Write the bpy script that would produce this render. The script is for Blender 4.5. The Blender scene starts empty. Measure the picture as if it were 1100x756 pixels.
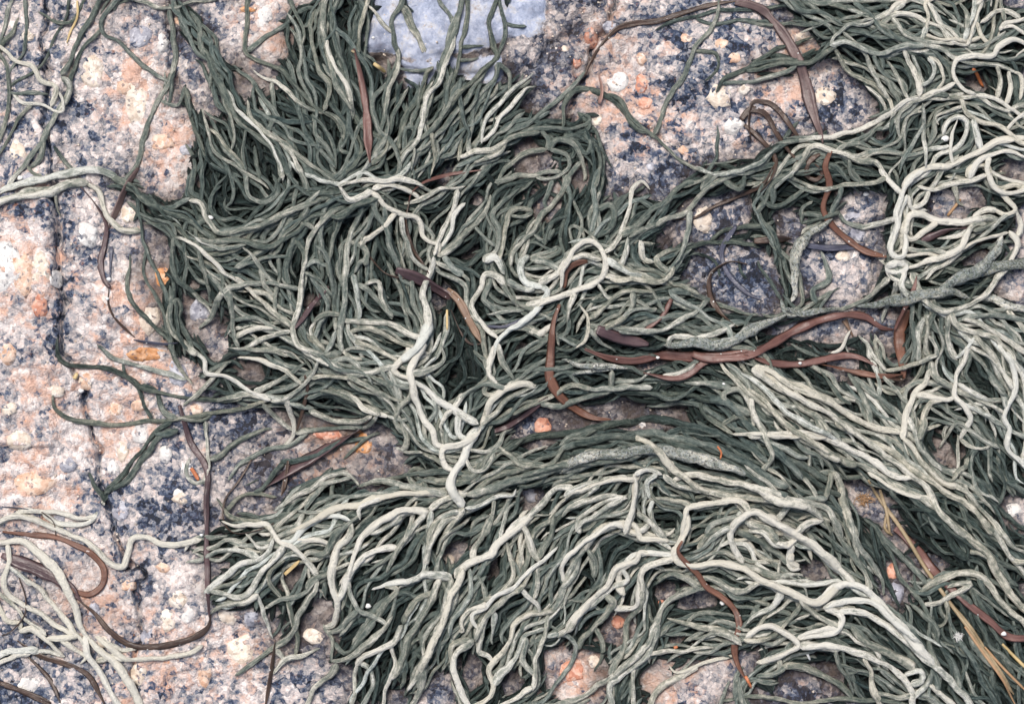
import bpy, math, random
import numpy as np
from mathutils import Vector

# ---------------------------------------------------------------- camera, sky, sun
S = 0.0005                 # one drawing unit (a pixel of the photograph) is half a millimetre
CX, CY = 550.0, 378.0
CAM_H = 3200.0             # camera height above the rock in drawing units (1.6 m)
sc = bpy.context.scene
cam_data = bpy.data.cameras.new("camera")
cam_data.sensor_width = 36.0
cam_data.lens = 36.0 * CAM_H / 1100.0
cam_data.clip_start = 0.05
cam_data.clip_end = 50.0
cam = bpy.data.objects.new("camera", cam_data)
cam.location = (0, 0, (CAM_H + 12) * S)
sc.collection.objects.link(cam)
sc.camera = cam

SUN_EL, SUN_AZ = math.radians(66), math.radians(-28)      # light from the upper left of the picture
world = bpy.data.worlds.new("World")
sc.world = world
world.use_nodes = True
wn = world.node_tree
sky = wn.nodes.new("ShaderNodeTexSky")
sky.sky_type = 'NISHITA'
sky.sun_disc = False
sky.sun_elevation = SUN_EL
sky.sun_rotation = SUN_AZ
sky.dust_density = 4.0
sky.air_density = 1.0
bg = wn.nodes["Background"]
bg.inputs["Strength"].default_value = 0.052
wn.links.new(sky.outputs[0], bg.inputs[0])

sun_data = bpy.data.lights.new("sun", 'SUN')
sun_data.energy = 1.5
sun_data.angle = math.radians(24)
sun_data.color = (1.0, 0.95, 0.88)
sun = bpy.data.objects.new("sun", sun_data)
d = Vector((math.sin(SUN_AZ) * math.cos(SUN_EL), math.cos(SUN_AZ) * math.cos(SUN_EL), math.sin(SUN_EL)))
sun.rotation_euler = d.to_track_quat('Z', 'Y').to_euler()
sc.collection.objects.link(sun)
sc.view_settings.view_transform = 'Standard'
sc.view_settings.look = 'None'
sc.view_settings.gamma = 1.0
sc.view_settings.exposure = 1.26
sc.render.resolution_x, sc.render.resolution_y = 1024, 703
sc.cycles.max_bounces = 6

RNG = np.random.default_rng(7)
random.seed(7)

# ---------------------------------------------------------------- node helpers
def new_mat(name):
    m = bpy.data.materials.new(name)
    m.use_nodes = True
    return m, m.node_tree, m.node_tree.nodes["Principled BSDF"]

class N:
    """small node builder"""
    def __init__(s, nt): s.nt = nt
    def put(s, v, sock):
        if hasattr(v, "is_output"): s.nt.links.new(v, sock)
        elif v is not None: sock.default_value = v
    def math(s, op, a, b=None, c=None, clamp=False):
        n = s.nt.nodes.new("ShaderNodeMath"); n.operation = op; n.use_clamp = clamp
        s.put(a, n.inputs[0]); s.put(b, n.inputs[1]); s.put(c, n.inputs[2])
        return n.outputs[0]
    def vec(s, op, a, b=None, scale=None):
        n = s.nt.nodes.new("ShaderNodeVectorMath"); n.operation = op
        s.put(a, n.inputs[0]); s.put(b, n.inputs[1])
        if scale is not None: s.put(scale, n.inputs[3])
        return n.outputs[0]
    def noise(s, vec, scale, detail=3, rough=0.55, color=False):
        n = s.nt.nodes.new("ShaderNodeTexNoise")
        s.put(vec, n.inputs["Vector"]); s.put(scale, n.inputs["Scale"])
        n.inputs["Detail"].default_value = detail; n.inputs["Roughness"].default_value = rough
        return n.outputs["Color" if color else "Fac"]
    def voronoi(s, vec, scale, feature='F1'):
        n = s.nt.nodes.new("ShaderNodeTexVoronoi"); n.feature = feature
        s.put(vec, n.inputs["Vector"]); s.put(scale, n.inputs["Scale"])
        return n
    def ramp(s, fac, stops, mode='LINEAR'):
        n = s.nt.nodes.new("ShaderNodeValToRGB"); n.color_ramp.interpolation = mode
        e = n.color_ramp.elements
        while len(e) < len(stops): e.new(0.5)
        for k, (p, c) in enumerate(stops):
            e[k].position = p; e[k].color = (*c, 1)
        s.put(fac, n.inputs[0])
        return n.outputs[0]
    def mix(s, fac, a, b, mode='MIX'):
        n = s.nt.nodes.new("ShaderNodeMix"); n.data_type = 'RGBA'; n.blend_type = mode
        s.put(fac, n.inputs[0]); s.put(a, n.inputs[6]); s.put(b, n.inputs[7])
        return n.outputs[2]
    def maprange(s, v, a, b, c=0.0, d=1.0):
        n = s.nt.nodes.new("ShaderNodeMapRange")
        s.put(v, n.inputs[0]); n.inputs[1].default_value = a; n.inputs[2].default_value = b
        n.inputs[3].default_value = c; n.inputs[4].default_value = d
        return n.outputs[0]
    def attr(s, name):
        n = s.nt.nodes.new("ShaderNodeAttribute"); n.attribute_name = name
        return n
    def pos_px(s):
        n = s.nt.nodes.new("ShaderNodeTexCoord")
        return s.vec('SCALE', n.outputs["Object"], scale=1.0 / S)
    def sep(s, c):
        n = s.nt.nodes.new("ShaderNodeSeparateColor"); s.put(c, n.inputs[0]); return n.outputs
    def bump(s, h, dist, strength=1.0, normal=None):
        n = s.nt.nodes.new("ShaderNodeBump")
        s.put(h, n.inputs["Height"]); n.inputs["Distance"].default_value = dist; n.inputs["Strength"].default_value = strength
        if normal is not None: s.put(normal, n.inputs["Normal"])
        return n.outputs[0]

# ---------------------------------------------------------------- materials
def granite_material():
    m, nt, bs = new_mat("granite"); n = N(nt)
    p = n.pos_px()
    wob = n.vec('SCALE', n.vec('SUBTRACT', n.noise(p, 0.16, 3, color=True), (0.5, 0.5, 0.5)), scale=4.5)
    q = n.vec('ADD', p, wob)
    g1 = n.voronoi(q, 1 / 4.8); c1 = n.sep(g1.outputs["Color"])
    g2 = n.voronoi(q, 1 / 15.0); c2 = n.sep(g2.outputs["Color"])
    g3 = n.voronoi(q, 1 / 2.2); c3 = n.sep(g3.outputs["Color"])
    big = n.noise(p, 1 / 42.0, 4, 0.6)
    dark = n.attr("dark").outputs["Fac"]; warm = n.attr("warm").outputs["Fac"]
    quartz = n.attr("quartz").outputs["Fac"]; stain_shade = n.attr("stain_shade").outputs["Fac"]
    v = n.math('ADD', n.math('MULTIPLY', c1[0], 0.36), n.maprange(n.noise(q, 1 / 10.0, 3, .6), .3, .7, -.06, .22))
    v = n.math('ADD', v, n.math('MULTIPLY', c2[0], 0.34))
    v = n.math('ADD', v, n.math('MULTIPLY', c3[0], 0.15))
    v = n.math('ADD', v, n.maprange(big, 0.3, 0.7, -0.14, 0.16))
    v = n.math('SUBTRACT', v, n.math('MULTIPLY', dark, 0.32))
    v = n.math('ADD', v, n.math('MULTIPLY', warm, 0.19))
    col = n.ramp(v, [(0.12, (.010, .014, .028)), (0.24, (.038, .060, .118)), (0.33, (.14, .165, .225)),
                     (0.43, (.30, .295, .31)), (0.52, (.48, .445, .45)), (0.66, (.69, .60, .57)), (0.84, (.87, .81, .78))])
    # pink and orange feldspar
    f = n.math('ADD', n.math('MULTIPLY', c2[1], 0.26), n.math('MULTIPLY', n.noise(q, 1 / 11.0, 5, .65), 1.15))
    f = n.math('ADD', f, n.math('MULTIPLY', warm, 0.30))
    fm = n.math('MULTIPLY', n.maprange(f, 0.84, 1.12), n.maprange(v, 0.28, 0.45))
    col = n.mix(n.math('MULTIPLY', fm, 0.8), col, n.mix(n.noise(p, 1 / 14.0, 3), (.78, .56, .45, 1), (.66, .30, .17, 1)))
    # orange rust specks
    rs = n.math('MULTIPLY', n.maprange(n.noise(p, 1 / 7.0, 4, 0.7), 0.60, 0.70), n.maprange(warm, 0.0, 0.6, .15, .9))
    col = n.mix(n.math('MULTIPLY', rs, 0.6), col, (.62, .24, .08, 1))
    # pale blue quartz
    qc = n.ramp(n.math('ADD', n.noise(q, 1 / 30.0, 5, .65), n.math('MULTIPLY', c3[1], .08)),
                [(0.3, (.19, .20, .26)), (0.47, (.29, .335, .45)), (0.56, (.40, .445, .57)), (0.64, (.50, .52, .58)), (0.75, (.30, .25, .23))])
    qm = n.maprange(n.math('ADD', quartz, n.maprange(n.noise(p, 1 / 8.0, 3), .3, .7, -.12, .12)), .42, .55)
    col = n.mix(qm, col, qc)
    # brown film on wet rock, plus gap shade painted in under the mats
    st = n.math('MULTIPLY', stain_shade, n.maprange(n.noise(p, 1 / 25.0, 4), .3, .65, .45, 1.0))
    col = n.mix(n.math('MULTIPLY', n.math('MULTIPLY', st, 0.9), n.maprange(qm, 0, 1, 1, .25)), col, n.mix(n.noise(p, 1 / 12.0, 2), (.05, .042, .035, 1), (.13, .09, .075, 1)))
    nt.links.new(col, bs.inputs["Base Color"])
    rough = n.math('ADD', n.math('MULTIPLY', c1[2], 0.35), 0.38)
    nt.links.new(rough, bs.inputs["Roughness"])
    h = n.math('ADD', n.math('MULTIPLY', g1.outputs["Distance"], -0.5), n.math('MULTIPLY', c1[0], 1.1))
    h = n.math('ADD', h, n.math('MULTIPLY', c3[0], 0.5))
    h = n.math('ADD', h, n.math('MULTIPLY', n.noise(p, 0.5, 3), 1.2))
    h = n.math('MULTIPLY', h, n.maprange(qm, 0, 1, 1, .25))
    nt.links.new(n.bump(h, 2.2 * S, 1.0), bs.inputs["Normal"])
    return m

def crystal_material(name, a, b, c):
    m, nt, bs = new_mat(name); n = N(nt)
    p = n.pos_px()
    g = n.voronoi(n.vec('ADD', p, n.vec('SCALE', n.noise(p, .15, 2, color=True), scale=8.0)), 1 / 6.0)
    c1 = n.sep(g.outputs["Color"])
    v = n.math('ADD', n.math('MULTIPLY', c1[0], .35), n.math('MULTIPLY', n.noise(p, 1 / 9.0, 4, .65), .8))
    col = n.ramp(v, [(.28, a), (.55, b), (.8, c)])
    sp = n.voronoi(p, 1 / 2.8)
    s2 = n.sep(sp.outputs["Color"])
    col = n.mix(n.math('MULTIPLY', n.maprange(s2[0], .93, .95), .6), col, (.07, .075, .10, 1))
    nt.links.new(col, bs.inputs["Base Color"])
    bs.inputs["Roughness"].default_value = .45
    nt.links.new(n.bump(n.math('ADD', v, n.noise(p, .4, 3)), 1.6 * S, .8), bs.inputs["Normal"])
    return m

def weed_material():
    m, nt, bs = new_mat("seaweed"); n = N(nt)
    tone = n.attr("tone").outputs["Fac"]; hue = n.attr("hue").outputs["Fac"]; crust = n.attr("crust").outputs["Fac"]
    uv = nt.nodes.new("ShaderNodeTexCoord").outputs["UV"]
    p = n.pos_px()
    fib = n.noise(n.vec('MULTIPLY', uv, (0.06, 7.0, 1.0)), 1.0, 4, .6)       # streaks along the strand
    mott = n.noise(p, 1 / 5.0, 4, .65)
    grit = n.noise(p, 1.1, 3, .7)
    t = n.math('ADD', tone, n.maprange(fib, .3, .7, -.2, .2))
    t = n.math('ADD', t, n.maprange(mott, .3, .7, -.13, .13))
    t = n.math('ADD', t, n.math('MULTIPLY', n.maprange(n.noise(p, 1 / 13.0, 3), .32, .66, -.11, .09), n.maprange(tone, .3, .8)))
    t = n.math('ADD', t, n.maprange(grit, .3, .7, -.09, .09))
    col = n.ramp(t, [(0.0, (.011, .020, .018)), (.2, (.038, .059, .054)), (.4, (.116, .148, .131)), (.6, (.235, .262, .226)),
                     (.8, (.50, .50, .43)), (.97, (.86, .835, .745))])
    col = n.mix(n.maprange(hue, 0, 1, 0, .45), col, n.mix(.5, col, (.50, .40, .14, 1), 'MULTIPLY'))   # yellowish strands
    col = n.mix(n.maprange(hue, 0, -1, 0, .5), col, n.mix(1, col, (.82, 1.0, 1.12, 1), 'MULTIPLY'))   # bluish strands
    sp = n.sep(n.voronoi(n.vec('ADD', p, n.vec('SCALE', n.noise(p, .3, 2, color=True), scale=5.0)), .62).outputs["Color"])
    col = n.mix(n.math('MULTIPLY', crust, n.maprange(sp[0], .76, .84, 0, .75)), col, (.05, .055, .06, 1))     # pits in the crusty stalks
    col = n.mix(n.math('MULTIPLY', n.math('MULTIPLY', crust, n.maprange(sp[1], .6, .7)), .4), col, (.55, .60, .62, 1))
    nt.links.new(col, bs.inputs["Base Color"])
    nt.links.new(n.math("ADD", n.maprange(mott, .3, .7, -.12, .12), n.maprange(tone, .15, .8, .40, .70)), bs.inputs["Roughness"])
    h = n.math('ADD', n.math('MULTIPLY', fib, 1.3), n.math('ADD', n.math('MULTIPLY', mott, 1.2), n.math('MULTIPLY', grit, .7)))
    nt.links.new(n.bump(h, 3.2 * S, 1.0), bs.inputs["Normal"])
    return m

def blade_material(name, a, b, rough=.32):
    m, nt, bs = new_mat(name); n = N(nt)
    uv = nt.nodes.new("ShaderNodeTexCoord").outputs["UV"]
    p = n.pos_px()
    fib = n.noise(n.vec('MULTIPLY', uv, (0.02, 6.0, 1.0)), 1.0, 4, .6)
    lon = n.noise(p, 1 / 28.0, 3)
    col = n.mix(n.maprange(n.math('ADD', n.math('MULTIPLY', fib, .55), n.math('MULTIPLY', lon, .45)), .36, .62), (*a, 1), (*b, 1))
    sp = n.voronoi(p, 1 / 7.0)
    spr = n.sep(sp.outputs["Color"])
    grain = n.math('MULTIPLY', n.maprange(sp.outputs["Distance"], .16, .10), n.maprange(spr[0], .74, .78))
    col = n.mix(grain, col, (.70, .70, .68, 1))         # sand grains stuck on the blade
    nt.links.new(col, bs.inputs["Base Color"])
    bs.inputs["Roughness"].default_value = rough
    h = n.math('ADD', n.math('MULTIPLY', fib, 1.0), n.math('ADD', n.math('MULTIPLY', n.noise(p, .25, 3), .8), n.math('MULTIPLY', grain, 1.5)))
    nt.links.new(n.bump(h, 1.2 * S, .7), bs.inputs["Normal"])
    return m

def plain_material(name, a, b, rough=.5):
    m, nt, bs = new_mat(name); n = N(nt)
    p = n.pos_px()
    nt.links.new(n.mix(n.noise(p, .25, 4, .65), (*a, 1), (*b, 1)), bs.inputs["Base Color"])
    bs.inputs["Roughness"].default_value = rough
    nt.links.new(n.bump(n.noise(p, .5, 3), 1.0 * S, .6), bs.inputs["Normal"])
    return m

GRANITE = granite_material()
WEED = weed_material()
CRYSTAL = {
    'white': crystal_material("feldspar_white", (.42, .41, .42), (.66, .63, .60), (.82, .80, .77)),
    'cream': crystal_material("feldspar_cream", (.46, .36, .28), (.68, .58, .48), (.80, .74, .66)),
    'peach': crystal_material("feldspar_peach", (.50, .28, .18), (.66, .45, .33), (.76, .64, .54)),
    'coral': crystal_material("feldspar_coral", (.38, .12, .07), (.58, .27, .18), (.72, .48, .38)),
    'orange': crystal_material("feldspar_orange", (.36, .14, .05), (.58, .27, .11), (.68, .42, .26)),
    'grey': crystal_material("quartz_grey", (.20, .20, .24), (.36, .36, .41), (.56, .56, .60)),
}
BLADE = {
    'red': blade_material("blade_red", (.085, .038, .033), (.20, .105, .088), .34),
    'rust': blade_material("blade_rust", (.085, .038, .027), (.20, .095, .062), .42),
    'dark': blade_material("blade_dark", (.028, .018, .015), (.10, .062, .045), .3),
    'purple': blade_material("blade_purple", (.040, .024, .028), (.115, .072, .075), .28),
    'mauve': blade_material("blade_mauve", (.062, .040, .040), (.15, .100, .094), .4),
    'blue': blade_material("blade_blue", (.032, .034, .052), (.10, .105, .15), .25),
    'tan': blade_material("blade_tan", (.13, .075, .05), (.30, .20, .135), .45),
    'pink': blade_material("blade_pink", (.28, .16, .13), (.40, .26, .22), .5),
}
BIT = {
    'straw': plain_material("straw", (.16, .11, .06), (.42, .33, .20)),
    'gold': plain_material("golden", (.42, .28, .10), (.60, .48, .27)),
    'orange': plain_material("orange_fibre", (.36, .09, .03), (.50, .19, .08)),
    'white': plain_material("bright_white", (.62, .62, .60), (.85, .85, .83), .25),
    'tan': plain_material("twig", (.30, .16, .08), (.42, .28, .16)),
}

# ---------------------------------------------------------------- rock surface as a height function
X0, Y0, X1, Y1 = -220, -220, 1320, 980
W, H = X1 - X0, Y1 - Y0

def lattice_noise(cell, seed):
    r = np.random.default_rng(seed)
    gw, gh = int(W / cell) + 4, int(H / cell) + 4
    g = r.random((gh, gw)).astype(np.float32)
    ys = np.arange(H) / cell; xs = np.arange(W) / cell
    yi = ys.astype(int); xi = xs.astype(int)
    fy = ys - yi; fx = xs - xi
    fy = (fy * fy * (3 - 2 * fy))[:, None]; fx = (fx * fx * (3 - 2 * fx))[None, :]
    a = g[yi][:, xi]; b = g[yi][:, xi + 1]; c = g[yi + 1][:, xi]; e = g[yi + 1][:, xi + 1]
    return (a * (1 - fx) + b * fx) * (1 - fy) + (c * (1 - fx) + e * fx) * fy - 0.5

YY, XX = np.mgrid[Y0:Y1, X0:X1].astype(np.float32)
rock = (lattice_noise(170, 1) * 34 + lattice_noise(70, 2) * 14 + lattice_noise(30, 3) * 8
        + lattice_noise(14, 4) * 7 + lattice_noise(7, 5) * 4.6 + lattice_noise(3.5, 6) * 2.6)
wobx = lattice_noise(22, 8) * 12 + lattice_noise(8, 9) * 5
woby = lattice_noise(22, 10) * 12 + lattice_noise(8, 11) * 5

def seg_dist(px, py, pts):
    best = np.full(px.shape, 1e9, np.float32)
    for (ax, ay), (bx, by) in zip(pts[:-1], pts[1:]):
        dx, dy = bx - ax, by - ay
        t = np.clip(((px - ax) * dx + (py - ay) * dy) / (dx * dx + dy * dy), 0, 1)
        best = np.minimum(best, np.hypot(px - ax - t * dx, py - ay - t * dy))
    return best

CRACKS = [
    ([(50, -200), (46, 120), (55, 215), (62, 265), (64, 330), (70, 375), (78, 400), (86, 430), (93, 460), (102, 480), (104, 505), (110, 540), (125, 580), (148, 620), (150, 680), (142, 800), (150, 980)], 13, 2.6),
    ([(64, 225), (66, 330)], 8, 6.0),
    ([(700, -200), (660, 0), (655, 22), (646, 40), (632, 75), (620, 100), (600, 150)], 14, 3.2),
    ([(400, 64), (455, 78), (520, 82), (560, 75), (600, 45), (640, 10), (680, -60)], 8, 4.0),
    ([(180, -60), (178, 60), (196, 110)], 5, 3.0),
    ([(0, 200), (60, 205), (62, 260)], 6, 3.5),
    ([(700, 130), (735, 190), (720, 260)], 5, 3.5),
    ([(520, 470), (560, 455), (640, 455), (740, 435)], 8, 14.0),
]
for pts, depth, wd in CRACKS:
    dd = seg_dist(XX + wobx, YY + woby, pts)
    rock -= depth * np.exp(-(dd / wd) ** 2)
def blob(cx, cy, rx, ry=None, soft=1.0):
    ry = ry or rx
    return np.exp(-(((XX + wobx - cx) / rx) ** 2 + ((YY + woby - cy) / ry) ** 2) ** soft)
def slab(poly, soft=3.5):
    v = np.ones_like(XX); wx, wy = XX + wobx * .9, YY + woby * .9
    for (ax, ay), (bx, by) in zip(poly, poly[1:] + poly[:1]):
        dx, dy = bx - ax, by - ay; L = math.hypot(dx, dy)
        v = np.minimum(v, 1 / (1 + np.exp(-np.clip(((wx - ax) * -dy + (wy - ay) * dx) / L / soft, -30, 30))))
    return v
quartz = np.maximum(slab([(384, -220), (586, -220), (584, 30), (566, 56), (545, 70), (470, 62), (392, 84), (384, 40)]), slab([(430, 60), (545, 60), (520, 130), (440, 120)]) * .9)
rock += quartz * (10 - 0.6 * (lattice_noise(14, 4) * 5 + lattice_noise(7, 5) * 3.2))
rock -= blob(330, 490, 90, 45) * 10
# left slab stands a little higher than the rest
rock += 8 / (1 + np.exp(-(62 - XX - wobx) / 3.0)) * (YY < 480) 
warm = np.zeros_like(XX)
for a in [(25, 290, 70, 80), (140, 85, 45, 60), (150, 340, 60, 70), (30, 430, 50), (185, 155, 40), (150, 395, 70, 30), (175, 720, 60), (650, 40, 40), (700, 120, 45), (290, 20, 40),
          (35, 520, 60), (255, 700, 45), (120, 450, 50), (700, 720, 60), (620, 720, 50), (350, 480, 50), (860, 60, 40), (830, 110, 45), (100, 640, 50), (660, 100, 60)]:
    warm = np.maximum(warm, blob(*a))
dark = np.full_like(XX, 0.06)
for a, s in [((30, 235, 45, 30), .6), ((190, 30, 45, 30), .6), ((760, 70, 110, 70), .42), ((700, 180, 80, 60), .55), ((880, 130, 60, 50), .5), ((780, 290, 90, 60), .6),
             ((170, 560, 60, 45), .7), ((120, 600, 40, 40), .5), ((240, 460, 60, 40), .7), ((75, 120, 25, 50), .45), ((65, 330, 22, 90), .6), ((320, 520, 100, 50), .6),
             ((640, 455, 120, 22), .5), ((60, 700, 90, 60), .6), ((850, 720, 60, 60), .8), ((620, 120, 60, 60), .4), ((420, 500, 60, 40), .6), ((600, 20, 50, 60), .25), ((590, 60, 60, 40), .4),
             ((180, 740, 40, 30), .5), ((210, 200, 40, 30), .3), ((330, 720, 60, 50), .5)]:
    dark = np.maximum(dark, s * blob(*a))
dark += 0.16 / (1 + np.exp(-(XX - 560) / 60.0))
for pts, depth, wd in CRACKS[:5]:
    dark = np.maximum(dark, .8 * np.exp(-(seg_dist(XX + wobx, YY + woby, pts) / (wd * 1.6)) ** 2))
stain_shade = np.zeros_like(XX)
for a, s in [((360, 490, 130, 40), .75), ((80, 640, 90, 60), .35), ((980, 650, 130, 130), 1.0), ((280, 540, 70, 50), .6), ((618, 40, 62, 60), .55), ((820, 220, 70, 50), .35), ((150, 180, 25, 60), .3)]:
    stain_shade = np.maximum(stain_shade, s * blob(*a))

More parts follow.
